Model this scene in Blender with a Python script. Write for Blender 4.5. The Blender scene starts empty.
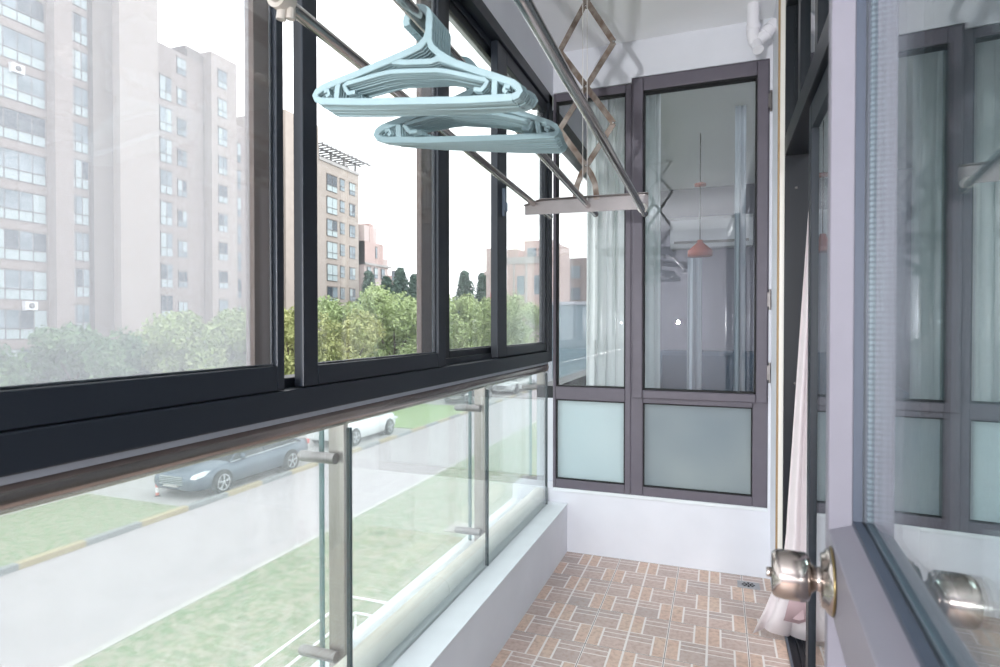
import bpy, bmesh, math, random
from mathutils import Vector, Matrix
R = math.radians
random.seed(7)
S = bpy.context.scene
C = S.collection

# ------------------------------------------------------------------ camera, sky, exposure
cam_d = bpy.data.cameras.new('camera')
cam = bpy.data.objects.new('camera', cam_d)
C.objects.link(cam)
cam.location = (0, 0, 1.25)
cam.rotation_euler = (R(90 - 0.73), 0, R(20.3))
cam_d.sensor_width = 36.0
cam_d.lens = 590.0 / 1000.0 * 36.0
cam_d.clip_start = 0.02
cam_d.clip_end = 600
cam_d.dof.use_dof = True
cam_d.dof.focus_distance = 2.6
cam_d.dof.aperture_fstop = 7.0
S.camera = cam

world = bpy.data.worlds.new('sky')
S.world = world
world.use_nodes = True
wn = world.node_tree
wn.nodes.clear()
wo = wn.nodes.new('ShaderNodeOutputWorld')
wb = wn.nodes.new('ShaderNodeBackground')
wb.inputs['Color'].default_value = (0.95, 0.975, 1.0, 1)
wb.inputs['Strength'].default_value = 1.6
wn.links.new(wb.outputs[0], wo.inputs[0])

S.view_settings.view_transform = 'Standard'
S.view_settings.look = 'None'
S.view_settings.gamma = 1
S.view_settings.exposure = 1.05
S.view_settings.use_curve_mapping = False
try:
    S.cycles.transparent_max_bounces = 32
    S.cycles.max_bounces = 12
except Exception:
    pass

def area_lamp(name, loc, rot, sx, sy, power, col=(1, 1, 1)):
    d = bpy.data.lights.new(name, 'AREA')
    d.shape = 'RECTANGLE'
    d.size = sx; d.size_y = sy; d.energy = power; d.color = col
    o = bpy.data.objects.new(name, d)
    C.objects.link(o)
    o.location = loc; o.rotation_euler = rot
    return o
# added fill lights without fixtures: room beside the balcony, far room
area_lamp('side_room_fill', (1.6, 1.2, 2.7), (0, 0, 0), 0.8, 0.8, 22, (0.95, 0.98, 1.0))
area_lamp('far_room_fill', (0.3, 3.72, 2.78), (0, 0, 0), 0.5, 0.5, 2.5, (0.97, 0.97, 1.0))

gl = bpy.data.lights.new('rear_fill_light', 'POINT'); gl.energy = 150; gl.shadow_soft_size = 0.02; gl.color = (0.97, 0.985, 1.0)  # added unseen fill light behind the camera, lifts ceiling and walls
glo = bpy.data.objects.new('rear_fill_light', gl); C.objects.link(glo); glo.location = (-0.50, -1.75, 1.30)

# ------------------------------------------------------------------ materials
def lin(c):
    return tuple(((x / 12.92) if x <= 0.04045 else ((x + 0.055) / 1.055) ** 2.4) for x in c)
def rgb(h):
    return lin(tuple(int(h[i:i + 2], 16) / 255 for i in (0, 2, 4)))
def newmat(name):
    m = bpy.data.materials.new(name)
    m.use_nodes = True
    nt = m.node_tree
    nt.nodes.clear()
    out = nt.nodes.new('ShaderNodeOutputMaterial')
    return m, nt, out
class NT:
    """small node expression helper"""
    def __init__(s, nt): s.nt = nt
    def n(s, t, **k):
        x = s.nt.nodes.new(t)
        for a, b in k.items(): setattr(x, a, b)
        return x
    def m(s, op, a, b=None, c=None):
        x = s.nt.nodes.new('ShaderNodeMath'); x.operation = op
        for i, v in enumerate((a, b, c)):
            if v is None: continue
            if isinstance(v, (int, float)): x.inputs[i].default_value = v
            else: s.nt.links.new(v, x.inputs[i])
        return x.outputs[0]
    def mix(s, f, a, b):
        x = s.nt.nodes.new('ShaderNodeMix'); x.data_type = 'RGBA'
        for i, v in ((0, f), (6, a), (7, b)):
            if isinstance(v, (int, float)): x.inputs[i].default_value = v
            elif isinstance(v, tuple): x.inputs[i].default_value = (*v[:3], 1)
            else: s.nt.links.new(v, x.inputs[i])
        return x.outputs[2]
    def noise(s, scale, detail=4, coord=None, vec=(1, 1, 1)):
        tc = s.nt.nodes.new('ShaderNodeTexCoord')
        mp = s.nt.nodes.new('ShaderNodeMapping'); mp.inputs['Scale'].default_value = vec
        s.nt.links.new(tc.outputs['Object'], mp.inputs[0])
        x = s.nt.nodes.new('ShaderNodeTexNoise'); x.inputs['Scale'].default_value = scale; x.inputs['Detail'].default_value = detail
        s.nt.links.new(mp.outputs[0], x.inputs['Vector'])
        return x.outputs[0]
    def ramp(s, f, p):
        x = s.nt.nodes.new('ShaderNodeValToRGB')
        e = x.color_ramp.elements
        e[0].position = p[0][0]; e[0].color = (*p[0][1], 1)
        e[1].position = p[-1][0]; e[1].color = (*p[-1][1], 1)
        for q in p[1:-1]:
            k = e.new(q[0]); k.color = (*q[1], 1)
        s.nt.links.new(f, x.inputs[0])
        return x.outputs[0]
def pbr(name, col, rough=0.5, metal=0.0, var=0.0, scale=8, bump=0.0, col2=None, spec=0.5, vec=(1, 1, 1), detail=4):
    m, nt, out = newmat(name)
    h = NT(nt)
    b = h.n('ShaderNodeBsdfPrincipled')
    b.inputs['Roughness'].default_value = rough
    b.inputs['Metallic'].default_value = metal
    b.inputs['Specular IOR Level'].default_value = spec
    c = rgb(col) if isinstance(col, str) else col
    if var or col2 or bump:
        f = h.noise(scale, detail, vec=vec)
        if col2:
            c2 = rgb(col2)
            nt.links.new(h.ramp(f, [(0.38, c), (0.62, c2)]), b.inputs['Base Color'])
        elif var:
            nt.links.new(h.ramp(f, [(0.3, tuple(x * (1 - var) for x in c)), (0.7, tuple(min(1, x * (1 + var)) for x in c))]), b.inputs['Base Color'])
        else:
            b.inputs['Base Color'].default_value = (*c, 1)
        if bump:
            bp = h.n('ShaderNodeBump'); bp.inputs['Strength'].default_value = bump; bp.inputs['Distance'].default_value = 0.01
            nt.links.new(f, bp.inputs['Height']); nt.links.new(bp.outputs[0], b.inputs['Normal'])
    else:
        b.inputs['Base Color'].default_value = (*c, 1)
    nt.links.new(b.outputs[0], out.inputs[0])
    return m
def glassmat(name, tint=(1, 1, 1), haze=0.0, hazecol=(0.9, 0.92, 0.95), ior=1.5, streak=None, refl=1.0):
    """clear pane with Fresnel reflection, plus a film of dust (diffuse + translucent)"""
    m, nt, out = newmat(name)
    h = NT(nt)
    t = h.n('ShaderNodeBsdfTransparent'); t.inputs[0].default_value = (*tint, 1)
    g = h.n('ShaderNodeBsdfGlossy'); g.inputs['Roughness'].default_value = 0.0; g.inputs[0].default_value = (refl, refl, refl, 1)
    fr = h.n('ShaderNodeFresnel'); fr.inputs[0].default_value = ior
    geo = h.n('ShaderNodeNewGeometry')
    # Fresnel on both faces with the same (outside) index
    lw = h.n('ShaderNodeMix')
    lw.data_type = 'FLOAT'
    nt.links.new(geo.outputs['Backfacing'], lw.inputs[0]); lw.inputs[2].default_value = ior; lw.inputs[3].default_value = 1.0 / ior
    nt.links.new(lw.outputs[0], fr.inputs[0])
    x = h.n('ShaderNodeMixShader')
    nt.links.new(fr.outputs[0], x.inputs[0]); nt.links.new(t.outputs[0], x.inputs[1]); nt.links.new(g.outputs[0], x.inputs[2])
    last = x.outputs[0]
    if haze:
        d = h.n('ShaderNodeBsdfDiffuse'); d.inputs[0].default_value = (*hazecol, 1)
        tr = h.n('ShaderNodeBsdfTranslucent'); tr.inputs[0].default_value = (*hazecol, 1)
        dm = h.n('ShaderNodeMixShader'); dm.inputs[0].default_value = 0.6
        nt.links.new(d.outputs[0], dm.inputs[1]); nt.links.new(tr.outputs[0], dm.inputs[2])
        y = h.n('ShaderNodeMixShader')
        f = h.noise(streak[0] if streak else 6, 6, vec=streak[1] if streak else (1, 1, 1))
        nt.links.new(h.m('MULTIPLY', h.m('ADD', f, 0.5), haze), y.inputs[0])
        nt.links.new(last, y.inputs[1]); nt.links.new(dm.outputs[0], y.inputs[2])
        last = y.outputs[0]
    nt.links.new(last, out.inputs[0])
    return m

M = {}
M['wall'] = pbr('white_wall_paint', 'dddfe6', 0.75, var=0.03, scale=5, bump=0.08)
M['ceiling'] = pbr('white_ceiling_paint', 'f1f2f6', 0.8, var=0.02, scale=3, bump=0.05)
M['ledge'] = pbr('white_ledge_paint', 'dfe4e8', 0.55, var=0.03, scale=9, bump=0.05)
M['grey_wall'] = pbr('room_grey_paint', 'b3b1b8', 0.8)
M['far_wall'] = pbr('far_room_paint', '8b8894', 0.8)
M['dark_alu'] = pbr('charcoal_aluminium', '1f252e', 0.42, 0.0, spec=0.45)
M['dark_alu2'] = pbr('blue_black_aluminium', '0c131b', 0.4, 0.0, spec=0.45)
M['bluegrey_alu'] = pbr('blue_grey_aluminium', '5d6a78', 0.4, 0.2)
M['mauve_alu'] = pbr('mauve_grey_aluminium', '5f5a64', 0.5, 0.0, var=0.05, scale=20)
M['lilac_alu'] = pbr('lilac_grey_aluminium', '76737d', 0.42, 0.0, var=0.02, scale=30)
M['brown_alu'] = pbr('brown_aluminium', '6d605b', 0.5, 0.1, var=0.1, scale=6, vec=(1, 1, 0.1))
M['rubber'] = pbr('black_rubber', '0c0e12', 0.7)
M['gasket'] = pbr('blue_black_gasket', '39404f', 0.55)
M['steel'] = pbr('polished_steel', 'b9b4b0', 0.16, 1.0)
M['brushed'] = pbr('brushed_steel', 'aaa49f', 0.35, 0.9, var=0.15, scale=30, vec=(1, 1, 0.1))
M['flat_steel'] = pbr('dull_steel', '7f7b7a', 0.30, 0.85, var=0.1, scale=10)
M['rail_steel'] = pbr('brown_tinted_steel', 'a39a95', 0.2, 0.85, var=0.2, scale=4, vec=(4, 0.3, 4))
M['alu'] = pbr('rusty_scissor_aluminium', '8f877f', 0.4, 0.6, col2='6b5a4e', scale=25)
M['alu_strip'] = pbr('silver_aluminium', 'a7aab2', 0.4, 0.5)
M['knob'] = pbr('satin_nickel', 'a79e98', 0.15, 1.0)
M['spacer'] = None
M['pvc'] = pbr('white_pvc', 'e9e8ee', 0.35)
M['cream_pipe'] = pbr('cream_plastic', 'dedcd3', 0.4, col2='d2cfc4', scale=3)
M['white_plastic'] = pbr('white_plastic', 'e9e6df', 0.4)
M['clamp'] = pbr('beige_grey_plastic', 'b3aca4', 0.35)
M['hanger'] = pbr('mint_plastic', '93abb0', 0.38, var=0.03, scale=20)
M['cord'] = pbr('white_cord', 'd8d4d0', 0.8)
M['brown_cord'] = pbr('brown_cord', '6b5d55', 0.8)
M['track'] = pbr('black_track', '1a1e26', 0.35, 0.3)
M['track_edge'] = pbr('grey_track', '6d7480', 0.35, 0.5)
M['beige'] = pbr('beige_sealant', 'a08868', 0.7)
M['drain'] = pbr('drain_steel', 'a7a7a9', 0.35, 0.7)
M['black'] = pbr('black_void', '101114', 0.8)
M['red_lamp'] = pbr('orange_lamp_shade', '9c4630', 0.5)
M['sofa'] = pbr('blue_grey_fabric', '4a5a6c', 0.9)
M['ac_white'] = pbr('ac_white_plastic', 'dcdce2', 0.4)

M['clear'] = glassmat('clear_glass', (0.98, 0.99, 0.99), 0.012, streak=(2.5, (1, 1, 0.25)))
M['hazy'] = glassmat('dusty_glass', (0.97, 0.985, 0.98), 0.035, streak=(3, (3, 3, 0.25)))
M['rail_glass'] = glassmat('balustrade_glass', (0.97, 0.99, 0.983), 0.05, streak=(5, (4, 4, 0.25)))
M['rail_glass2'] = glassmat('outer_balustrade_glass', (0.97, 0.992, 0.985), 0.085, streak=(6, (5, 5, 0.2)))
M['door_glass'] = glassmat('door_glass', (0.93, 0.97, 0.97), 0.0)
M['dark_glass'] = glassmat('sliding_door_glass', (0.72, 0.79, 0.80), 0.0)
M['end_glass'] = glassmat('end_window_glass', (0.90, 0.93, 0.94), 0.03)
M['glass_edge'] = pbr('green_glass_edge', '4f7f80', 0.2)
M['glass_edge_dark'] = pbr('dark_glass_seal', '34474b', 0.4)

def screen_mat():
    m, nt, out = newmat('fly_screen_gauze')
    h = NT(nt)
    t = h.n('ShaderNodeBsdfTransparent')
    d = h.n('ShaderNodeBsdfDiffuse'); d.inputs[0].default_value = (0.62, 0.63, 0.68, 1)
    tr = h.n('ShaderNodeBsdfTranslucent'); tr.inputs[0].default_value = (0.72, 0.72, 0.78, 1)
    dm = h.n('ShaderNodeMixShader'); dm.inputs[0].default_value = 0.88
    nt.links.new(d.outputs[0], dm.inputs[1]); nt.links.new(tr.outputs[0], dm.inputs[2])
    y = h.n('ShaderNodeMixShader')
    f = h.noise(120, 3)
    nt.links.new(h.m('ADD', h.m('MULTIPLY', f, 0.05), 0.22), y.inputs[0])
    nt.links.new(t.outputs[0], y.inputs[1]); nt.links.new(dm.outputs[0], y.inputs[2])
    nt.links.new(y.outputs[0], out.inputs[0])
    return m
M['gauze'] = screen_mat()

def frosted(name, a, b):
    m, nt, out = newmat(name)
    h = NT(nt)
    f = h.noise(1.6, 2)
    c = h.ramp(f, [(0.35, rgb(a)), (0.65, rgb(b))])
    tr = h.n('ShaderNodeBsdfTranslucent'); nt.links.new(c, tr.inputs[0])
    pr = h.n('ShaderNodeBsdfPrincipled'); nt.links.new(c, pr.inputs['Base Color']); pr.inputs['Roughness'].default_value = 0.35
    x = h.n('ShaderNodeMixShader'); x.inputs[0].default_value = 0.5
    nt.links.new(tr.outputs[0], x.inputs[1]); nt.links.new(pr.outputs[0], x.inputs[2])
    nt.links.new(x.outputs[0], out.inputs[0])
    return m
M['frost'] = frosted('frosted_glass', 'dcecef', 'e6f3f5')
M['frost2'] = frosted('frosted_glass_dim', 'a8b6bd', 'c2cdce')  # same frosted glass, weaker light behind this pane put into its colour

def cloth(name, col, trans=0.45):
    m, nt, out = newmat(name)
    h = NT(nt)
    d = h.n('ShaderNodeBsdfDiffuse'); d.inputs[0].default_value = (*rgb(col), 1)
    tr = h.n('ShaderNodeBsdfTranslucent'); tr.inputs[0].default_value = (*rgb(col), 1)
    x = h.n('ShaderNodeMixShader'); x.inputs[0].default_value = trans
    nt.links.new(d.outputs[0], x.inputs[1]); nt.links.new(tr.outputs[0], x.inputs[2])
    nt.links.new(x.outputs[0], out.inputs[0])
    return m
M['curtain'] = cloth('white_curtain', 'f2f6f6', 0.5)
M['dim_curtain'] = cloth('dimmed_white_curtain', 'b4bcc4', 0.35)  # white cloth with the far room's dimness put into its colour
M['pink_curtain'] = cloth('pale_pink_curtain', 'efe8ea', 0.3)
M['pink_lining'] = cloth('dusty_pink_lining', 'c7aeb2', 0.3)

def tile_mat():
    m, nt, out = newmat('woven_brick_floor_tile')
    h = NT(nt)
    b = h.n('ShaderNodeBsdfPrincipled'); b.inputs['Roughness'].default_value = 0.45
    tc = h.n('ShaderNodeTexCoord'); sp = h.n('ShaderNodeSeparateXYZ')
    nt.links.new(tc.outputs['Object'], sp.inputs[0])
    X = h.m('ADD', sp.outputs[0], 0.186 + 30); Y = h.m('ADD', sp.outputs[1], 30 - 2.58)
    ux = h.m('MODULO', X, 0.15); uy = h.m('MODULO', Y, 0.15)
    row = h.m('MODULO', h.m('FLOOR', h.m('DIVIDE', Y, 0.15)), 2.0)
    col = h.m('MODULO', h.m('FLOOR', h.m('DIVIDE', X, 0.15)), 2.0)
    flip = h.m('MODULO', h.m('ADD', row, col), 2.0)
    # u: 0..0.15 measured from the vertical brick's side
    u = h.m('ADD', h.m('MULTIPLY', ux, h.m('SUBTRACT', 1.0, flip)), h.m('MULTIPLY', h.m('SUBTRACT', 0.15, ux), flip))
    vert = h.m('LESS_THAN', u, 0.050)
    horiz = h.m('SUBTRACT', 1.0, vert)
    l1 = h.m('LESS_THAN', h.m('ABSOLUTE', h.m('SUBTRACT', u, 0.050)), 0.0038)
    l2 = h.m('LESS_THAN', h.m('PINGPONG', uy, 0.075), 0.0026)
    l3 = h.m('MULTIPLY', horiz, h.m('LESS_THAN', h.m('ABSOLUTE', h.m('SUBTRACT', h.m('ABSOLUTE', h.m('SUBTRACT', uy, 0.103)), 0.017)), 0.0026))
    l4 = h.m('LESS_THAN', h.m('PINGPONG', ux, 0.075), 0.0042)
    line = h.m('MAXIMUM', h.m('MAXIMUM', l1, l2), h.m('MAXIMUM', l3, l4))
    # brick colours
    cx = h.m('FLOOR', h.m('DIVIDE', X, 0.15)); cyy = h.m('FLOOR', h.m('DIVIDE', h.m('ADD', Y, 0.067), 0.075))
    cb = h.n('ShaderNodeCombineXYZ'); nt.links.new(cx, cb.inputs[0]); nt.links.new(cyy, cb.inputs[1])
    wnn = h.n('ShaderNodeTexWhiteNoise'); nt.links.new(cb.outputs[0], wnn.inputs[0])
    hc = h.ramp(wnn.outputs[0], [(0.0, rgb('b09e98')), (0.5, rgb('c6ada3')), (1.0, rgb('a99c98'))])
    vc = h.ramp(wnn.outputs[0], [(0.0, rgb('d0b49f')), (1.0, rgb('cfae9b'))])
    n1 = h.noise(55, 5); n2 = h.noise(16, 3)
    base = h.mix(vert, hc, vc)
    base = h.mix(h.m('MULTIPLY', h.m('SUBTRACT', n1, 0.42), 2.6), base, rgb('9f8273'))
    base = h.mix(h.m('MULTIPLY', n2, 0.35), base, rgb('d8c6bd'))
    c1 = h.mix(line, base, rgb('e3dcd8'))
    jx = h.m('LESS_THAN', h.m('PINGPONG', h.m('MODULO', X, 0.3), 0.15), 0.0014)
    jy = h.m('LESS_THAN', h.m('PINGPONG', h.m('MODULO', Y, 0.3), 0.15), 0.0014)
    c2 = h.mix(h.m('MAXIMUM', jx, jy), c1, rgb('6b6360'))
    nt.links.new(c2, b.inputs['Base Color'])
    nt.links.new(b.outputs[0], out.inputs[0])
    return m
M['tile'] = tile_mat()

def stripes(name, a, b, axis, period, duty=0.5, off=0.0, rough=0.7):
    m, nt, out = newmat(name)
    h = NT(nt)
    p = h.n('ShaderNodeBsdfPrincipled'); p.inputs['Roughness'].default_value = rough
    tc = h.n('ShaderNodeTexCoord'); sp = h.n('ShaderNodeSeparateXYZ'); nt.links.new(tc.outputs['Object'], sp.inputs[0])
    v = h.m('MODULO', h.m('ADD', sp.outputs[axis], 500 * period + off), period)
    c = h.mix(h.m('LESS_THAN', v, period * duty), rgb(b), rgb(a))
    nt.links.new(c, p.inputs['Base Color']); nt.links.new(p.outputs[0], out.inputs[0])
    return m
M['kerb'] = stripes('yellow_black_kerb', '9c8f74', '7e8082', 1, 2.7, 0.5, off=0.4)
M['bollard'] = stripes('red_white_bollard', 'cf6f66', 'e6e4e4', 2, 0.3, 0.5)
M['spacer'] = stripes('ribbed_spacer', 'c5d0d6', '6d7c86', 2, 0.006, 0.6, rough=0.3)
M['grass'] = pbr('lawn_grass', '667a58', 0.95, col2='8f8d7c', scale=7.0, detail=14)
M['grass2'] = pbr('bright_lawn_grass', '6f8a50', 0.95, col2='829663', scale=2.5, detail=10)
M['road'] = pbr('pale_paver_road', '9d9699', 0.9, var=0.05, scale=2, detail=8)
M['pave'] = pbr('parking_paver', '9c9999', 0.9, var=0.06, scale=3, detail=8)
M['concrete'] = pbr('light_concrete', 'a9a6a3', 0.9, var=0.05, scale=3)
M['ground'] = pbr('far_ground', '85897f', 0.95, var=0.1, scale=0.3)
M['facade'] = pbr('beige_facade', '948884', 0.9, var=0.04, scale=1.2, detail=8)
M['facade2'] = pbr('grey_beige_facade', '7f7672', 0.9, var=0.04, scale=1.2, detail=8)
M['facade_l'] = pbr('light_beige_facade', 'a39893', 0.9, var=0.03, scale=1.2, detail=8)
M['facade_b'] = pbr('warm_beige_facade', 'a79d96', 0.9, var=0.04, scale=1.2)
M['brick'] = pbr('red_brick_facade', 'bca5a0', 0.9, var=0.08, scale=3)
M['pink'] = pbr('pink_facade', 'c4b5b2', 0.9, var=0.05, scale=2)
M['band'] = pbr('white_band', 'aaa7a6', 0.8)
M['win_glass'] = pbr('facade_window_glass', '67747d', 0.25, 0.0, col2='8b98a0', scale=0.6)
M['win_dark'] = pbr('facade_dark_glass', '464e57', 0.25)
M['win_light'] = pbr('facade_light_glass', 'a3b0b3', 0.3)
M['win_frame'] = pbr('facade_window_frame', '6c6a6b', 0.6)
M['leaf'] = pbr('tree_leaves', '8a9c6a', 0.8, col2='a9b784', scale=0.8, detail=6)
M['leaf2'] = pbr('tree_leaves_dark', '4f6a4c', 0.8, col2='6f8a62', scale=0.8, detail=6)
M['leaf3'] = pbr('tree_leaves_yellow', '828b56', 0.8, col2='a9ab78', scale=0.9, detail=6)
M['leafc'] = pbr('conifer_needles', '4a6158', 0.85, col2='627a6c', scale=1.0)
M['bark'] = pbr('bark', '5d5348', 0.9)
M['car_grey'] = pbr('slate_car_paint', '57626f', 0.25, 0.3)
M['car_white'] = pbr('white_car_paint', 'd9dcdf', 0.25)
M['car_dark'] = pbr('black_car_paint', '2e3238', 0.25)
M['car_glass'] = pbr('car_window', '2a3138', 0.1)
M['tyre'] = pbr('tyre', '26282b', 0.8)
M['rim'] = pbr('alloy_rim', 'b8bcc0', 0.3, 0.7)
M['tail'] = pbr('tail_lamp', 'b03a38', 0.3)
M['headlamp'] = pbr('head_lamp', 'd5d9dc', 0.15)
M['red_paint'] = pbr('red_paint', 'c04b58', 0.6)

# ------------------------------------------------------------------ mesh helpers
class MB:
    def __init__(s): s.v = []; s.f = []; s.mi = []; s.sm = []
    def add(s, vs, fs, mi=0, sm=False):
        k = len(s.v); s.v += [tuple(x) for x in vs]
        for f in fs: s.f.append([i + k for i in f]); s.mi.append(mi); s.sm.append(sm)
        return s
    def box(s, x0, x1, y0, y1, z0, z1, mi=0):
        if x0 > x1: x0, x1 = x1, x0
        if y0 > y1: y0, y1 = y1, y0
        if z0 > z1: z0, z1 = z1, z0
        vs = [(x0, y0, z0), (x1, y0, z0), (x1, y1, z0), (x0, y1, z0), (x0, y0, z1), (x1, y0, z1), (x1, y1, z1), (x0, y1, z1)]
        return s.add(vs, [(0, 3, 2, 1), (4, 5, 6, 7), (0, 1, 5, 4), (1, 2, 6, 5), (2, 3, 7, 6), (3, 0, 4, 7)], mi)
    def prism(s, poly, axis, a, b, mi=0, sm=False):
        """poly: 2-D outline in the other two axes (order x,y,z without axis), extruded from a to b"""
        def P(p, t):
            return {0: (t, p[0], p[1]), 1: (p[0], t, p[1]), 2: (p[0], p[1], t)}[axis]
        n = len(poly)
        vs = [P(p, a) for p in poly] + [P(p, b) for p in poly]
        fs = [tuple(range(n)), tuple(range(2 * n - 1, n - 1, -1))] + [(i, i + n, (i + 1) % n + n, (i + 1) % n) for i in range(n)]
        return s.add(vs, fs, mi, sm)
    def tube(s, pts, r, n=12, mi=0, sm=True, cap=True, sec=None, up=None):
        """round tube (or section list sec of (a,b) offsets) along pts"""
        pts = [Vector(p) for p in pts]; rings = []
        N = len(pts)
        prev = None
        for i, p in enumerate(pts):
            t = (pts[min(i + 1, N - 1)] - pts[max(i - 1, 0)]).normalized()
            if up is not None:
                a = Vector(up); a = (a - t * a.dot(t)).normalized()
            elif prev is None:
                a = t.orthogonal().normalized()
            else:
                a = (prev - t * prev.dot(t)).normalized()
            prev = a
            b = t.cross(a)
            rr = r[i] if isinstance(r, (list, tuple)) else r
            if sec: ring = [p + a * q[0] + b * q[1] for q in sec]
            else: ring = [p + a * (rr * math.cos(2 * math.pi * k / n)) + b * (rr * math.sin(2 * math.pi * k / n)) for k in range(n)]
            rings.append(ring)
        m = len(rings[0]); vs = [q for g in rings for q in g]; fs = []
        for i in range(N - 1):
            for k in range(m):
                fs.append((i * m + k, i * m + (k + 1) % m, (i + 1) * m + (k + 1) % m, (i + 1) * m + k))
        s.add(vs, fs, mi, sm)
        if cap: s.add([q for q in rings[0]] + [q for q in rings[-1]], [tuple(range(m - 1, -1, -1)), tuple(range(m, 2 * m))], mi)
        return s
    def lathe(s, prof, o, ax, n=28, mi=0, sm=True):
        """prof: (radius, height) pairs turned about axis ax through o"""
        ax = Vector(ax).normalized(); a = ax.orthogonal().normalized(); b = ax.cross(a); o = Vector(o)
        vs = []; fs = []
        for r, h in prof:
            for k in range(n):
                t = 2 * math.pi * k / n
                vs.append(o + ax * h + a * (r * math.cos(t)) + b * (r * math.sin(t)))
        for i in range(len(prof) - 1):
            for k in range(n):
                fs.append((i * n + k, i * n + (k + 1) % n, (i + 1) * n + (k + 1) % n, (i + 1) * n + k))
        fs.append(tuple(range(n - 1, -1, -1))); fs.append(tuple(range((len(prof) - 1) * n, len(prof) * n)))
        return s.add(vs, fs, mi, sm)
    def build(s, name, mats, parent=None, bevel=0.0, xf=None):
        me = bpy.data.meshes.new(name)
        vs = s.v
        if xf is not None: vs = [tuple(xf @ Vector(v)) for v in vs]
        me.from_pydata(vs, [], s.f)
        if not isinstance(mats, (list, tuple)): mats = [mats]
        for m in mats: me.materials.append(m)
        me.polygons.foreach_set('material_index', s.mi)
        me.polygons.foreach_set('use_smooth', s.sm)
        me.update()
        bm = bmesh.new(); bm.from_mesh(me); bmesh.ops.recalc_face_normals(bm, faces=bm.faces); bm.to_mesh(me); bm.free()
        o = bpy.data.objects.new(name, me)
        C.objects.link(o)
        if parent: o.parent = parent
        if bevel:
            md = o.modifiers.new('bevel', 'BEVEL'); md.width = bevel; md.segments = 2; md.limit_method = 'ANGLE'; md.angle_limit = R(50)
        return o
def empty(name, loc=(0, 0, 0), rz=0):
    o = bpy.data.objects.new(name, None); C.objects.link(o)
    o.location = loc; o.rotation_euler = (0, 0, rz); o.empty_display_size = 0.1
    return o
def tag(o, label=None, cat=None, group=None, kind=None):
    if label: o['label'] = label
    if cat: o['category'] = cat
    if group: o['group'] = group
    if kind: o['kind'] = kind
    return o
def struct(o, label, cat): return tag(o, label, cat, kind='structure')
def shift(o, loc):
    """keep child meshes written in world coordinates under an Empty that is not at the origin"""
    for c in o.children: c.matrix_parent_inverse = Matrix.Translation(-Vector(loc))
    return o
def copy_tree(o, parent=None):
    c = o.copy(); C.objects.link(c); c.parent = parent
    for ch in o.children: copy_tree(ch, c)
    return c

# ================================================================== ROOM SHELL
YE = 3.183
XR = 0.245
fl = MB().box(-0.78, 0.27, -3.3, YE, -0.12, 0).build('floor', M['tile'])
struct(fl, 'balcony floor of beige and pink tiles with a woven brick pattern', 'floor')
sf = MB().box(0.36, 4.2, -3.3, 5.0, -0.10, -0.01).build('floor', pbr('side_room_floor', '7d7068', 0.4, var=0.1, scale=3, vec=(0.2, 3, 1)))
struct(sf, 'brown floor of the room behind the sliding door', 'floor')
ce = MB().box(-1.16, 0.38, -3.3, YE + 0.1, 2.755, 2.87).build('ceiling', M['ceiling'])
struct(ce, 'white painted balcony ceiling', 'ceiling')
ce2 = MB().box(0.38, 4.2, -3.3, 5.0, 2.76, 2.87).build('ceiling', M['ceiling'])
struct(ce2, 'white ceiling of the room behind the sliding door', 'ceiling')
# left: low kerb wall with its ledge, and the strip of wall above the windows
wl = MB().box(-1.10, -0.78, -1.6, 3.30, -0.30, 0.262).build('wall_left', M['wall'])
struct(wl, 'low white kerb wall under the glass balustrade', 'wall')
ld = MB().box(-1.10, -0.777, -1.6, 3.18, 0.262, 0.268, 0).build('trim_1', M['ledge'])
struct(ld, 'white painted ledge on top of the low kerb wall', 'trim')
wu = MB().box(-1.05, -0.862, -1.6, 3.30, 2.512, 2.755).build('wall_left', M['wall'])
struct(wu, 'strip of white wall above the sliding windows', 'wall')
# end wall: below, above and beside the window
we = MB()
we.box(-0.78, XR + 0.14, YE, YE + 0.14, 0.0, 0.345)
we.box(-1.10, -0.78, YE + 0.0, YE + 0.14, 0.0, 0.345)
we.box(-0.862, -0.436, YE, YE + 0.14, 2.537, 2.755)
we.box(-0.436, XR, YE, YE + 0.14, 2.562, 2.755)
we.box(XR, XR + 0.14, YE, YE + 0.14, 0.345, 2.755)
we.box(0.232, XR, YE, YE + 0.14, 0.345, 2.562)
weo = we.build('wall_back', M['wall'])
struct(weo, 'white end wall below and around the mauve framed window', 'wall')
tr = MB().box(-0.86, 0.234, YE - 0.006, YE + 0.03, 0.331, 0.349).build('trim_2', M['ledge'], bevel=0.003)
struct(tr, 'white plaster sill line under the end window', 'trim')
# right: short return beside the sliding door, the wall over the door and the wall near the camera
wr = MB()
wr.box(XR, 0.38, 2.90, YE, 0.0, 2.755)
wro = wr.build('wall_right', M['wall'])
struct(wro, 'narrow white wall between the end window and the sliding door', 'wall')
tj = MB().box(XR - 0.001, XR + 0.007, 2.885, 2.90, 0.0, 2.755).build('trim_3', M['beige'])
struct(tj, 'thin beige sealant line beside the sliding door frame', 'trim')
tk = MB().box(0.252, 0.274, 2.868, 2.90, 0.0, 2.70).build('trim_4', M['white_plastic'])
struct(tk, 'white casing strip beside the sliding door frame', 'trim')
wt = MB().box(0.27, 0.38, -1.6, 2.9, 2.70, 2.755).build('wall_right', M['wall'])
struct(wt, 'white wall strip over the sliding door', 'wall')
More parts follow.
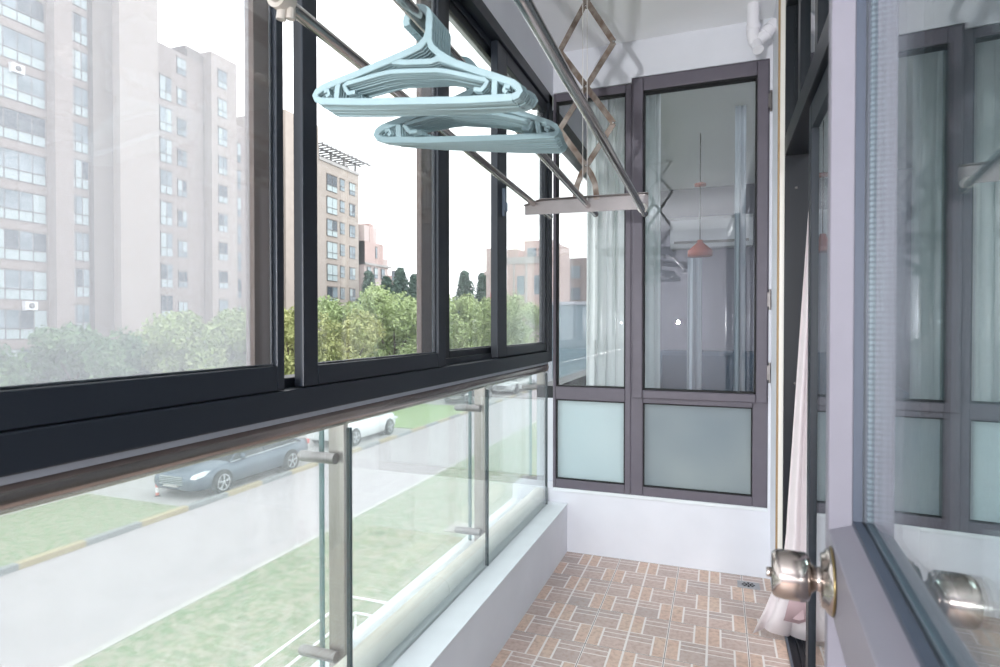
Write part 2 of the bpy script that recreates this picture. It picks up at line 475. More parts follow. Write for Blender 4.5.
# walls of the rooms around
wb_ = MB().box(-1.16, 4.2, -3.4, -3.3, -0.1, 2.87).build('wall_front', M['grey_wall'])
struct(wb_, 'grey wall behind the photographer', 'wall')
ws = MB()
ws.box(4.2, 4.3, -3.4, 5.0, -0.1, 2.87)
ws.box(-1.16, -1.06, -3.3, -1.6, -0.1, 2.87); ws.box(0.38, 4.3, 3.30, 3.40, -0.1, 2.87)
wso = ws.build('wall_side_room', M['grey_wall'])
struct(wso, 'grey walls of the room behind the sliding door', 'wall')

# ================================================================== LEFT SLIDING WINDOW  (window_2)
w2 = empty('window_2')
struct(w2, 'long charcoal aluminium sliding window over the balustrade', 'window')
f = MB()
ya, yb = -1.55, 3.10
f.box(-0.955, -0.862, ya, yb, 1.055, 1.112)               # sill beam face
f.box(-0.955, -0.900, ya, yb, 1.100, 1.135)               # inner track upstand
f.box(-0.955, -0.862, ya, 3.165, 2.455, 2.512)            # head beam
f.box(-0.955, -0.905, ya, yb, 2.425, 2.457)
f.box(-0.915, -0.862, 3.095, 3.165, 1.055, 2.512)         # corner jamb
f.build('window_frame', M['dark_alu'], w2, bevel=0.003)
MB().box(-0.925, -0.866, ya, 3.10, 1.044, 1.055).build('silver_strip', M['alu_strip'], w2)
def sash(y0, y1, xin, z0=1.114, z1=2.45, bot=0.05, st=0.06, dark=M['dark_alu'], glass=M['clear'], thick=0.032, stl=None, latch=None):
    s = MB(); x1 = xin; x0 = xin - thick
    stl = stl if stl is not None else st
    s.box(x0, x1, y0, y0 + stl, z0, z1); s.box(x0, x1, y1 - st, y1, z0, z1)
    s.box(x0, x1, y0 + stl, y1 - st, z0, z0 + bot); s.box(x0, x1, y0 + stl, y1 - st, z1 - 0.06, z1)
    # inner bead
    s.box(x0 + 0.006, x1 - 0.010, y0 + stl, y0 + stl + 0.006, z0 + bot, z1 - 0.06)
    s.box(x0 + 0.006, x1 - 0.010, y1 - st - 0.006, y1 - st, z0 + bot, z1 - 0.06)
    s.box(x0 + 0.006, x1 - 0.010, y0 + stl, y1 - st, z0 + bot, z0 + bot + 0.005)
    o = s.build('sliding_sash', dark, w2, bevel=0.003)
    MB().box((x0 + x1) / 2 - 0.003, (x0 + x1) / 2 + 0.003, y0 + stl - 0.005, y1 - st + 0.005, z0 + bot - 0.005, z1 - 0.055).build('glass_pane', glass, o)
    if latch:
        MB().box(x1, x1 + 0.014, latch - 0.012, latch + 0.012, 1.72, 1.84).box(x1 + 0.012, x1 + 0.022, latch - 0.008, latch + 0.008, 1.74, 1.78).build('latch', M['bluegrey_alu'], o, bevel=0.004)
    return o
sash(0.02, 1.019, -0.866, glass=M['clear'], bot=0.052, st=0.022, thick=0.020)
sash(1.080, 1.812, -0.866, glass=M['clear'], bot=0.046, st=0.055, stl=0.052, thick=0.026)
sash(1.885, 2.46, -0.912, thick=0.020, z0=1.125, glass=M['hazy'], bot=0.035, st=0.055, dark=M['dark_alu2'])
sash(2.33, 3.095, -0.872, z0=1.116, glass=M['hazy'], bot=0.042, st=0.045, stl=0.115, dark=M['dark_alu'], latch=2.39)
# fly screens: brown frames outside
sc = MB()
for y0, y1 in ((-1.2, -1.14), (1.045, 1.115)): sc.box(-0.995, -0.970, y0, y1, 1.10, 2.47)
sc.box(-1.0, -0.965, -1.14, 1.045, 1.10, 1.13); sc.box(-1.0, -0.965, -1.14, 1.045, 2.44, 2.47)
s1 = sc.build('screen_frame', M['brown_alu'], w2)
MB().box(-0.984, -0.982, -1.14, 1.045, 1.13, 2.44).build('gauze', M['gauze'], s1)
sc = MB()
sc.box(-0.995, -0.975, 1.845, 1.935, 1.10, 2.50)
sc.box(-1.01, -0.995, 1.87, 1.905, 1.10, 2.50)
sc.build('brown_upright', M['brown_alu'], w2, bevel=0.003)
cd = MB()
cd.tube([(-1.0, 2.00 + 0.012 * math.sin(k * 0.5), 2.45 - k * 0.065) for k in range(20)], 0.003, 6)
cd.tube([(-1.0, 2.025 + 0.014 * math.sin(1 + k * 0.4), 2.45 - k * 0.06) for k in range(22)], 0.003, 6)
tag(cd.build('hanging_cord', M['brown_cord']), 'thin brown cord hanging outside beside the brown upright', 'cord')

# ================================================================== GLASS BALUSTRADE
bal = empty('glass_balustrade', (-0.95, 1.6, 0.262))
tag(bal, 'steel and glass balustrade with a brown round handrail under the sliding window', 'balustrade')
MB().tube([(-0.903, -1.5, 1.018), (-0.903, 3.14, 1.022)], 0.0235, 20).build('handrail', M['rail_steel'], bal)
MB().lathe([(0.026, 0), (0.026, 0.02), (0.01, 0.03)], (-0.903, 3.13, 1.022), (0, 1, 0), 16).build('rail_cap', M['rail_steel'], bal)
for yp in (-0.62, 0.38, 1.385, 2.435, 3.40):
    p = MB().box(-1.020, -0.968, yp - 0.010, yp + 0.010, 0.262, 1.01).build('post', M['brushed'], bal, bevel=0.002)
    for zc in (0.885, 0.335):
        c = MB()
        c.tube([(-0.985, yp - 0.024, zc), (-1.10, yp - 0.024, zc)], 0.0155, 16)
        c.tube([(-1.10, yp - 0.024, zc), (-1.106, yp - 0.024, zc)], 0.011, 16)
        c.build('glass_clamp', M['flat_steel'], p, bevel=0.003)
def panel(x, y0, y1, z0, z1, m, nm):
    o = MB().box(x - 0.005, x + 0.005, y0, y1, z0, z1).build(nm, m, bal)
    return o
for y0, y1 in ((-1.5, 0.31), (0.325, 1.275), (1.29, 2.235), (2.245, 3.125)):
    p = panel(-0.885, y0, y1, 0.268, 1.002, M['rail_glass'], 'inner_glass_panel')
    MB().box(-0.891, -0.879, y1, y1 + 0.008, 0.268, 0.99).build('edge_seal', M['glass_edge_dark'], p)
for y0, y1 in ((-1.5, 0.39), (0.405, 1.398), (1.412, 2.472), (2.486, 3.40)):
    p = panel(-1.062, y0, y1, 0.20, 0.955, M['rail_glass2'], 'outer_glass_panel')
    MB().box(-1.069, -1.055, y1, y1 + 0.006, 0.20, 0.955).build('polished_edge', M['glass_edge'], p)
pp = MB().tube([(-0.936, -1.5, 0.308), (-0.936, 3.16, 0.308)], 0.040, 24)
pp.tube([(-0.936, 1.90, 0.308), (-0.936, 1.96, 0.308)], 0.0415, 24)
shift(bal, (-0.95, 1.6, 0.262))
tag(pp.build('pipe', M['cream_pipe']), 'fat cream plastic pipe lying along the ledge behind the inner glass', 'pipe')

# ================================================================== END WINDOW (window_1)
w1 = empty('window_1')
struct(w1, 'mauve framed end window with narrow fixed side and wide casement', 'window')
y0, y1 = YE + 0.005, YE + 0.065
f = MB()
f.box(-0.865, -0.848, y0, y1, 0.345, 2.535)
f.box(-0.467, -0.436, y0, y1, 0.345, 2.535)
f.box(-0.436, -0.372, y0, y1, 0.345, 0.912)
f.box(-0.436, -0.395, y0, y1, 0.90, 2.562)
f.box(0.162, 0.232, y0, y1, 0.345, 0.900)
f.box(0.212, 0.232, y0, y1, 0.90, 2.562)
f.box(-0.848, -0.467, y0, y1, 0.345, 0.397); f.box(-0.372, 0.162, y0, y1, 0.345, 0.397)
f.box(-0.848, -0.467, y0, y1, 0.842, 0.914); f.box(-0.372, 0.162, y0, y1, 0.842, 0.872)
f.box(-0.848, -0.467, y0, y1, 2.491, 2.535)
f.box(-0.395, 0.212, y0, y1, 2.532, 2.562)
f.build('window_frame', M['mauve_alu'], w1, bevel=0.004)
g = MB()
for a, b, c, d in ((-0.848, -0.467, 0.397, 0.842), (-0.372, 0.162, 0.397, 0.842), (-0.848, -0.467, 0.914, 2.491)):
    yy0, yy1 = y0 + 0.004, y1 - 0.01
    g.box(a, a + 0.006, yy0, yy1, c, d); g.box(b - 0.006, b, yy0, yy1, c, d); g.box(a, b, yy0, yy1, c, c + 0.006); g.box(a, b, yy0, yy1, d - 0.006, d)
g.build('rubber_seal', M['rubber'], w1)
MB().box(-0.845, -0.470, y0 + 0.022, y0 + 0.030, 0.400, 0.839).build('frosted_pane', M['frost'], w1)
MB().box(-0.369, 0.159, y0 + 0.022, y0 + 0.030, 0.400, 0.839).build('frosted_pane', M['frost2'], w1)
MB().box(-0.845, -0.470, y0 + 0.022, y0 + 0.030, 0.917, 2.488).build('clear_pane', M['clear'], w1)
s = MB(); ys0, ys1 = YE - 0.012, YE + 0.05
s.box(-0.428, -0.374, ys0, ys1, 0.868, 2.550); s.box(0.176, 0.228, ys0, ys1, 0.868, 2.550)
s.box(-0.374, 0.176, ys0, ys1, 0.868, 0.912); s.box(-0.374, 0.176, ys0, ys1, 2.484, 2.550)
so = s.build('casement_sash', M['mauve_alu'], w1, bevel=0.006)
g = MB(); a, b, c, d = -0.374, 0.176, 0.912, 2.484
for q in ((a, a + 0.007, c, d), (b - 0.007, b, c, d), (a, b, c, c + 0.007), (a, b, d - 0.010, d)): g.box(q[0], q[1], ys0 + 0.006, ys1 - 0.006, q[2], q[3])
g.build('rubber_seal', M['rubber'], so)
MB().box(-0.369, 0.171, y0 + 0.018, y0 + 0.026, 0.917, 2.478).build('clear_pane', M['end_glass'], so)
for zc in (1.02, 1.38, 2.35):
    MB().tube([(0.237, YE - 0.008, zc - 0.05), (0.237, YE - 0.008, zc + 0.05)], 0.006, 10).box(0.225, 0.238, YE - 0.013, YE - 0.004, zc - 0.035, zc + 0.035).build('hinge', M['flat_steel'], w1)

# neighbour room behind the end window
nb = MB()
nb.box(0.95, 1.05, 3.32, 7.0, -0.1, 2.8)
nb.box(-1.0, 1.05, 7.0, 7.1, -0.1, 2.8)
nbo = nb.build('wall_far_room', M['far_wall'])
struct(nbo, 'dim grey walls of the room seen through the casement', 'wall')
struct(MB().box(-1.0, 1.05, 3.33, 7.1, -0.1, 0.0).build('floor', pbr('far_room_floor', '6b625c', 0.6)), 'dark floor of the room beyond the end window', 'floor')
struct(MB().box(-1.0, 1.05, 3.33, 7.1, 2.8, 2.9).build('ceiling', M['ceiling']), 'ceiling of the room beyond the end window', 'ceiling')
w3 = empty('window_3')
struct(w3, 'side window of the next room seen through the narrow end pane', 'window')
n = MB()
n.box(-1.0, -0.88, 3.33, 7.0, 0.83, 0.90); n.box(-1.0, -0.88, 3.33, 7.0, 2.42, 2.50)
n.box(-1.0, -0.93, 5.0, 5.07, 0.9, 2.42); n.box(-1.0, -0.93, 6.9, 7.0, 0.9, 2.42)
n.build('window_frame', M['dark_alu2'], w3)
MB().box(-1.0, -0.9, 3.33, 7.0, -0.1, 0.83).box(-1.0, -0.9, 3.33, 7.0, 2.5, 2.8).build('parapet', M['wall'], w3)
MB().box(-0.965, -0.959, 3.33, 6.9, 0.90, 2.42).build('glass_pane', M['clear'], w3)

def curtain(name, mat_, p0, p1, z0, z1, folds, amp, label, group=None, flare=0.0, seg=10, lining=None, thick=0.0015):
    p0 = Vector(p0); p1 = Vector(p1); d = (p1 - p0); L = d.length; t = d / L; nn = Vector((-t.y, t.x))
    nx = folds * 12; nz = seg
    vs = []
    for j in range(nz + 1):
        w = j / nz; z = z1 + (z0 - z1) * w
        for i in range(nx + 1):
            u = i / nx
            ph = 2 * math.pi * folds * u + 0.5 * math.sin(3.1 * u + w * 1.3)
            a = amp * (0.55 + 0.45 * w) * math.sin(ph) + 0.3 * amp * math.sin(2.3 * ph + 1 + w)
            q = p0 + t * (L * (u + flare * w * (u - 0.5)) + 0.15 * amp * math.sin(2 * ph)) + nn * a
            vs.append((q.x, q.y, z))
    fs = [(j * (nx + 1) + i, j * (nx + 1) + i + 1, (j + 1) * (nx + 1) + i + 1, (j + 1) * (nx + 1) + i) for j in range(nz) for i in range(nx)]
    o = MB().add(vs, fs, 0, True).build(name, mat_)
    md = o.modifiers.new('thickness', 'SOLIDIFY'); md.thickness = thick; md.offset = 0
    return tag(o, label, 'curtain', group)
curtain('curtain', M['curtain'], (-0.715, 3.42), (-0.37, 3.66), 0.02, 2.66, 7, 0.024, 'bright white curtain hanging close behind the narrow end window pane', flare=0.06)
curtain('curtain', M['curtain'], (-0.40, 3.75), (-0.345, 3.80), 0.02, 2.70, 2, 0.02, 'sheer white curtain edge at the hinge side inside the casement', flare=0.0)
curtain('curtain', M['dim_curtain'], (-0.20, 4.30), (-0.11, 4.33), 0.02, 1.72, 2, 0.018, 'short pale curtain hanging in the middle of the dim far room', flare=0.1)
curtain('curtain', M['dim_curtain'], (0.10, 4.20), (0.165, 4.22), 0.02, 2.70, 2, 0.018, 'narrow pale curtain near the casement hinges in the far room', flare=0.05)
# pendant lamp, split air conditioner, sofa in the far room
pl = empty('pendant_lamp', (-0.14, 5.0, 2.4))
tag(pl, 'small orange cone pendant lamp hanging in the dim far room', 'lamp')
MB().lathe([(0.045, 0), (0.045, 0.02), (0.01, 0.03)], (-0.14, 5.0, 2.37), (0, 0, 1)).build('ceiling_rose', M['red_lamp'], pl)
MB().tube([(-0.14, 5, 2.39), (-0.14, 5, 1.93)], 0.004, 6).build('lamp_cord', M['black'], pl)
MB().tube([(-0.14, 5, 2.79), (-0.14, 5, 2.39)], 0.004, 6).build('lamp_rod', M['black'], pl)
MB().lathe([(0.095, 0), (0.095, 0.045), (0.022, 0.11), (0.02, 0.13)], (-0.14, 5.0, 1.81), (0, 0, 1)).build('lamp_shade', M['red_lamp'], pl)
shift(pl, (-0.14, 5.0, 2.4))
ac = empty('air_conditioner', (-0.09, 6.9, 2.11)); tag(ac, 'white split air conditioner high on the far room wall', 'air conditioner')
MB().prism([(6.99, 2.11), (6.80, 2.11), (6.76, 2.16), (6.76, 2.40), (6.80, 2.44), (6.99, 2.44)], 0, -0.50, 0.34).build('body', M['ac_white'], ac)
MB().box(-0.46, 0.30, 6.75, 6.765, 2.15, 2.175).build('air_flap', M['flat_steel'], ac)
shift(ac, (-0.09, 6.9, 2.11))
sfa = empty('sofa', (-0.1, 6.3, 0)); tag(sfa, 'blue grey sofa against the far room wall', 'sofa')
MB().box(-0.62, 0.42, 6.3, 6.95, 0.08, 0.46).build('seat', M['sofa'], sfa, bevel=0.04)
MB().box(-0.62, 0.42, 6.72, 6.98, 0.40, 0.98).build('backrest', M['sofa'], sfa, bevel=0.05)
MB().box(-0.72, -0.60, 6.3, 6.95, 0.08, 0.66).build('armrest', M['sofa'], sfa, bevel=0.04)
MB().box(0.40, 0.52, 6.3, 6.95, 0.08, 0.66).build('armrest', M['sofa'], sfa, bevel=0.04)
for lx in (-0.66, 0.46):
    for ly in (6.35, 6.9): MB().tube([(lx, ly, 0.085), (lx, ly, 0)], 0.02, 8).build('leg', M['black'], sfa)
shift(sfa, (-0.1, 6.3, 0))

# ================================================================== SLIDING DOOR (door_2)
d2 = empty('door_2')
struct(d2, 'dark framed sliding door with transom windows on the inner side of the balcony', 'door')
f = MB()
f.box(0.270, 0.375, 2.855, 2.90, 0.0, 2.70)
f.box(0.268, 0.372, -1.5, 2.855, 1.992, 2.075)
f.box(0.270, 0.375, -1.5, 2.855, 2.64, 2.70)
f.build('door_frame', M['dark_alu2'], d2, bevel=0.003)
f = MB()
for yy in (2.52, 2.10, 1.45, 0.7, 0.0): f.box(0.285, 0.33, yy - 0.03, yy + 0.03, 2.075, 2.64)
f.build('transom_mullion', M['dark_alu2'], d2, bevel=0.003)
MB().box(0.303, 0.309, -1.5, 2.855, 2.075, 2.64).build('transom_glass', M['dark_glass'], d2)
def leaf(x0, x1, ya_, yb_, st=0.055):
    l = MB()
    l.box(x0, x1, ya_, ya_ + st, 0.012, 1.985); l.box(x0, x1, yb_ - st, yb_, 0.012, 1.985)
    l.box(x0, x1, ya_ + st, yb_ - st, 0.012, 0.09); l.box(x0, x1, ya_ + st, yb_ - st, 1.90, 1.985)
    o = l.build('sliding_leaf', M['dark_alu'], d2, bevel=0.003)
    MB().box((x0 + x1) / 2 - 0.003, (x0 + x1) / 2 + 0.003, ya_ + st - 0.004, yb_ - st + 0.004, 0.086, 1.904).build('glass_pane', M['dark_glass'], o)
leaf(0.284, 0.314, 1.15, 2.235)
leaf(0.330, 0.360, 0.18, 1.22)
leaf(0.284, 0.314, -0.85, 0.25)
t = MB()
t.box(0.262, 0.372, -1.5, 2.855, -0.005, 0.004)
for x in (0.266, 0.297, 0.318, 0.345, 0.368): t.box(x - 0.003, x + 0.003, -1.5, 2.855, 0.004, 0.012)
t.build('floor_track', [M['track']], d2)
MB().box(0.255, 0.263, -1.5, 2.87, 0.0, 0.013).build('track_edge', M['track_edge'], d2)
for zc in (1.85, 1.0, 0.4):
    MB().lathe([(0.006, 0), (0.004, 0.003)], (0.315, 2.855, zc), (0, -1, 0), 10).build('screw', M['flat_steel'], d2)

# pink curtain pulled through the open sliding door
def pink_curtain():
    rows = 26; n = 30; vs = []
    for j in range(rows + 1):
        w = j / rows; z = 2.62 * (1 - w) + 0.020 * w
        # left (balcony) edge and right edge of the bunch
        xl = 0.345 - 0.085 * min(1, max(0, (1.95 - z) / 1.5)); xr = 0.365
        if z < 0.38:
            k = (0.38 - z) / 0.36; xl -= 0.125 * k ** 1.4; xr = xr + 0.02 * k
        for i in range(n + 1):
            u = i / n
            x = xl + (xr - xl) * u
            fold = 0.018 * math.sin(u * 14 + 1.3 * math.sin(z * 2)) * (0.5 + 0.5 * w)
            y = 2.60 + fold - 0.02 * u
            if z < 0.38:
                k = (0.38 - z) / 0.36
                y -= 0.05 * k * (1 - u) - 0.10 * k * u * 0.2
                x += 0.012 * k * math.sin(u * 17)
            zz = z + (0.02 * math.sin(u * 7) if j == rows else 0)
            vs.append((x, y, max(zz, 0.016)))
    fs = [(j * (n + 1) + i, j * (n + 1) + i + 1, (j + 1) * (n + 1) + i + 1, (j + 1) * (n + 1) + i) for j in range(rows) for i in range(n)]
    o = MB().add(vs, fs, 0, True).build('curtain', M['pink_curtain'])
    md = o.modifiers.new('thickness', 'SOLIDIFY'); md.thickness = 0.002; md.offset = 0
    tag(o, 'pale pink curtain hanging in the sliding door gap, hem spilling over the track', 'curtain')
    # turned-back lining inside the hem
    v = [(0.235, 2.575, 0.20), (0.34, 2.57, 0.22), (0.35, 2.56, 0.11), (0.30, 2.555, 0.085), (0.22, 2.56, 0.09)]
    l = MB().add(v, [(0, 1, 2, 3, 4)], 0, True).build('lining', M['pink_lining'], o)
    md = l.modifiers.new('thickness', 'SOLIDIFY'); md.thickness = 0.002
pink_curtain()

# ================================================================== FOREGROUND HINGED DOOR (door_1)
d1 = empty('door_1', (0.0, 0.0, 0.0), -R(3.1))      # local +Y runs along the leaf to its free edge, local +X is away from the lens
struct(d1, 'lilac grey framed glass door standing open beside the camera', 'door')
c0 = 0.077; cb = 0.099; cg = 0.109; c3 = 0.136
U0, U1, UE = -0.02, 0.762, 0.79
ZR0, ZR1 = 0.940, 1.018
f = MB()
# free stile (outer block with a sloping inner reveal)
f.prism([(c0, UE), (c3, UE), (c3, U1 - 0.012), (cb, U1 - 0.012), (c0, U1)], 2, 0.02, 2.25)
f.prism([(c0, U0 - 0.09), (c3, U0 - 0.09), (c3, U0 + 0.012), (cb, U0 + 0.012), (c0, U0)], 2, 0.02, 2.25)
f.prism([(c0, ZR0), (c0, ZR1), (cb, ZR1 + 0.012), (c3, ZR1 + 0.012), (c3, ZR0)], 1, U0, U1 - 0.0)
f.prism([(c0, 0.02), (c0, 0.16), (cb, 0.172), (c3, 0.172), (c3, 0.02)], 1, U0, U1)
f.prism([(c0, 2.25), (c0, 2.17), (cb, 2.158), (c3, 2.158), (c3, 2.25)], 1, U0, U1)
f.build('door_frame', M['lilac_alu'], d1, bevel=0.0015)
def ring(x0, x1, u0, u1, z0, z1, w, m_, nm):
    b_ = MB()
    b_.box(x0, x1, u0, u0 + w, z0, z1); b_.box(x0, x1, u1 - w, u1, z0, z1)
    b_.box(x0, x1, u0 + w, u1 - w, z0, z0 + w); b_.box(x0, x1, u0 + w, u1 - w, z1 - w, z1)
    return b_.build(nm, m_, d1)
ug0, ug1 = U0 + 0.012, U1 - 0.012
ring(cb, cg - 0.001, ug0, ug1, ZR1 + 0.012, 2.158, 0.006, M['gasket'], 'black_gasket')
ring(cg + 0.004, cg + 0.007, ug0, ug1, ZR1 + 0.012, 2.158, 0.006, M['spacer'], 'ribbed_spacer')
MB().box(cg, cg + 0.004, ug0, ug1, ZR1 + 0.012, 2.158).build('glass_pane', M['door_glass'], d1)
MB().box(cg + 0.007, cg + 0.011, ug0, ug1, ZR1 + 0.012, 2.158).build('glass_pane', M['door_glass'], d1)
MB().box(cg, cg + 0.015, ug0, ug1, 0.172, ZR0).build('lower_panel', M['lilac_alu'], d1)
# round knob on the lock rail
UK, ZK = 0.712, 0.979
k = MB()
k.lathe([(0.0345, 0.0), (0.0345, 0.002), (0.034, 0.004), (0.031, 0.0075), (0.029, 0.008), (0.0275, 0.0115), (0.014, 0.0125)], (c0, UK, ZK), (-1, 0, 0), 40)
rose = k.build('knob_rose', M['knob'], d1)
k = MB()
k.lathe([(0.0345, 0.000), (0.0355, 0.0008), (0.0355, 0.0018), (0.0345, 0.0026)], (c0 - 0.0005, UK, ZK), (-1, 0, 0), 40)
k.build('rose_rim', pbr('brass_rim', '8a7a55', 0.3, 1.0), rose)
k = MB()
k.lathe([(0.0165, 0.009), (0.013, 0.013), (0.0125, 0.017), (0.016, 0.021), (0.023, 0.023), (0.0255, 0.026), (0.0258, 0.033), (0.0258, 0.048), (0.0248, 0.055), (0.0222, 0.0585), (0.0212, 0.059), (0.0205, 0.0575), (0.0, 0.0575)], (c0, UK, ZK), (-1, 0, 0), 40)
k.build('knob', M['knob'], rose)
k = MB()
k.lathe([(0.0052, 0.057), (0.0052, 0.0635), (0.0046, 0.0645), (0.0, 0.0645)], (c0, UK, ZK), (-1, 0, 0), 16)
k.build('lock_button', M['knob'], rose)
MB().lathe([(0.0345, 0.0), (0.031, 0.0075), (0.014, 0.012), (0.0125, 0.022), (0.023, 0.029), (0.0262, 0.040), (0.0262, 0.056), (0.0225, 0.0675), (0.0, 0.068)], (c3, UK, ZK), (1, 0, 0), 32).build('outer_knob', M['knob'], d1)
for zc in (0.3, 1.1, 1.95):
    MB().tube([(c3 + 0.006, U0 - 0.096, zc - 0.05), (c3 + 0.006, U0 - 0.096, zc + 0.05)], 0.007, 10).build('hinge', M['flat_steel'], d1)

# ================================================================== FLOOR DRAIN, CEILING PIPE
dr = empty('floor_drain', (0.142, 3.065, 0)); tag(dr, 'square steel floor drain with a dark petal grate near the end wall', 'drain')
b = MB().box(-0.05, 0.05, -0.038, 0.038, 0.0, 0.004); b.build('drain_plate', M['drain'], dr, bevel=0.001)
b = MB()
for i in range(8):
    a = i * math.pi / 4
    for r0, r1 in ((0.006, 0.014), (0.018, 0.028)):
        w = 0.0035 if r0 < 0.01 else 0.006
        ca, sa = math.cos(a), math.sin(a) 
        P = [(r0, -w * 0.4), (r1, -w), (r1 + 0.002, 0), (r1, w), (r0, w * 0.4)]
        vs = [(ca * p - sa * q, (sa * p + ca * q) * 0.9, zz) for zz in (0.0035, 0.0048) for p, q in P]
        b.add(vs, [(0, 1, 2, 3, 4), (9, 8, 7, 6, 5)] + [(i2, (i2 + 1) % 5, (i2 + 1) % 5 + 5, i2 + 5) for i2 in range(5)])
b.build('drain_slots', M['black'], dr)
pt = MB()
px, py, pr = 0.148, 3.02, 0.0275
pt.tube([(px, py, 2.755), (px, py, 2.64)], pr, 20)
pt.tube([(px, py, 2.655), (px, py, 2.635)], pr + 0.004, 20)
pt.tube([(px, py, 2.64), (px, py, 2.61), (px + 0.006, py, 2.585), (px + 0.022, py, 2.566)], pr + 0.0015, 20)
pt.tube([(px + 0.010, py, 2.575), (px + 0.045, py, 2.60), (px + 0.095, py + 0.01, 2.66)], pr, 20)
pt.tube([(px + 0.050, py, 2.606), (px + 0.066, py + 0.003, 2.625)], pr + 0.004, 20)
pt.tube([(px + 0.074, py + 0.004, 2.633), (px + 0.088, py + 0.008, 2.65)], pr + 0.003, 20)
pt.tube([(px + 0.012, py - 0.005, 2.578), (px + 0.018, py - 0.03, 2.535)], 0.023, 20)
pt.tube([(px + 0.017, py - 0.027, 2.542), (px + 0.0195, py - 0.036, 2.525)], 0.025, 20)
tag(pt.build('waste_pipe', M['pvc']), 'white plastic waste pipe with elbow and plug under the ceiling corner', 'pipe')

# ================================================================== CEILING DRYING RACK
rk = empty('drying_rack', (-0.51, 2.4, 2.755)); tag(rk, 'ceiling drying rack of three steel rods on folding scissor arms', 'drying rack')
RODS = [((-0.742, 0.62, 1.850), (-0.735, 2.66, 1.757)), ((-0.512, 0.60, 1.822), (-0.503, 2.56, 1.737)), ((-0.292, 0.55, 1.775), (-0.282, 2.46, 1.706))]
for a, b_ in RODS:
    r_ = MB().tube([a, b_], 0.0125, 20).build('rod', M['steel'], rk)
    d_ = (Vector(b_) - Vector(a)).normalized()
    MB().lathe([(0.0128, -0.012), (0.0132, 0.0), (0.011, 0.003)], Vector(b_), d_, 16).build('end_cap', pbr('grey_end_cap', '8b8886', 0.35, 0.6) if a is RODS[0][0] else M['flat_steel'], r_)
def rack_plate(y, z0, z1, bend=0.0):
    p_ = MB()
    def zz(x): return z0 + (z1 - z0) * (x + 0.76) / 0.5
    for (xa, xb) in ((-0.775, -0.70), (-0.70, -0.30), (-0.30, -0.262)):
        za, zb = zz(xa), zz(xb)
        ta = 0.008 if xa < -0.72 else 0.030; tb = 0.030 if xb > -0.74 else 0.008
        v = [(xa, y, za - 0.030), (xb, y, zb - 0.030), (xb, y, zb + tb), (xa, y, za + ta), (xa, y + 0.004, za - 0.030), (xb, y + 0.004, zb - 0.030), (xb, y + 0.004, zb + tb), (xa, y + 0.004, za + ta)]
        p_.add(v, [(0, 1, 2, 3), (7, 6, 5, 4), (0, 4, 5, 1), (2, 6, 7, 3), (1, 5, 6, 2), (0, 3, 7, 4)])
        # folded flange
        v = [(xa, y, za + ta - 0.002), (xb, y, zb + tb - 0.002), (xb, y - 0.02, zb + tb), (xa, y - 0.02, za + ta), (xa, y, za + ta + 0.001), (xb, y, zb + tb + 0.001), (xb, y - 0.02, zb + tb + 0.002), (xa, y - 0.02, za + ta + 0.002)]
        p_.add(v, [(0, 1, 2, 3), (7, 6, 5, 4), (0, 4, 5, 1), (2, 6, 7, 3), (1, 5, 6, 2), (0, 3, 7, 4)])
    return p_.build('cross_plate', M['flat_steel'], rk)
pA = rack_plate(2.40, 1.752, 1.744)
MB().lathe([(0.019, -0.006), (0.019, 0.012), (0.014, 0.014)], (-0.283, 2.392, 1.716), (0, -1, 0), 18).build('rod_collar', M['white_plastic'], pA)
pB = rack_plate(0.80, 1.865, 1.80)
for x_, z_, y_ in ((-0.742, 1.840, 0.0), (-0.512, 1.812, -0.045), (-0.291, 1.765, -0.07)):
    q = MB()
    q.tube([(x_, 0.855 + y_, z_), (x_, 0.885 + y_, z_)], 0.021, 18)
    q.tube([(x_, 0.872 + y_, z_ - 0.014), (x_ - 0.004, 0.872 + y_, z_ - 0.035)], 0.009, 12)
    q.tube([(x_ + 0.012, 0.880 + y_, z_ - 0.014), (x_ + 0.010, 0.880 + y_, z_ - 0.033)], 0.008, 12)
    q.build('rod_clamp', M['clamp'], pB)
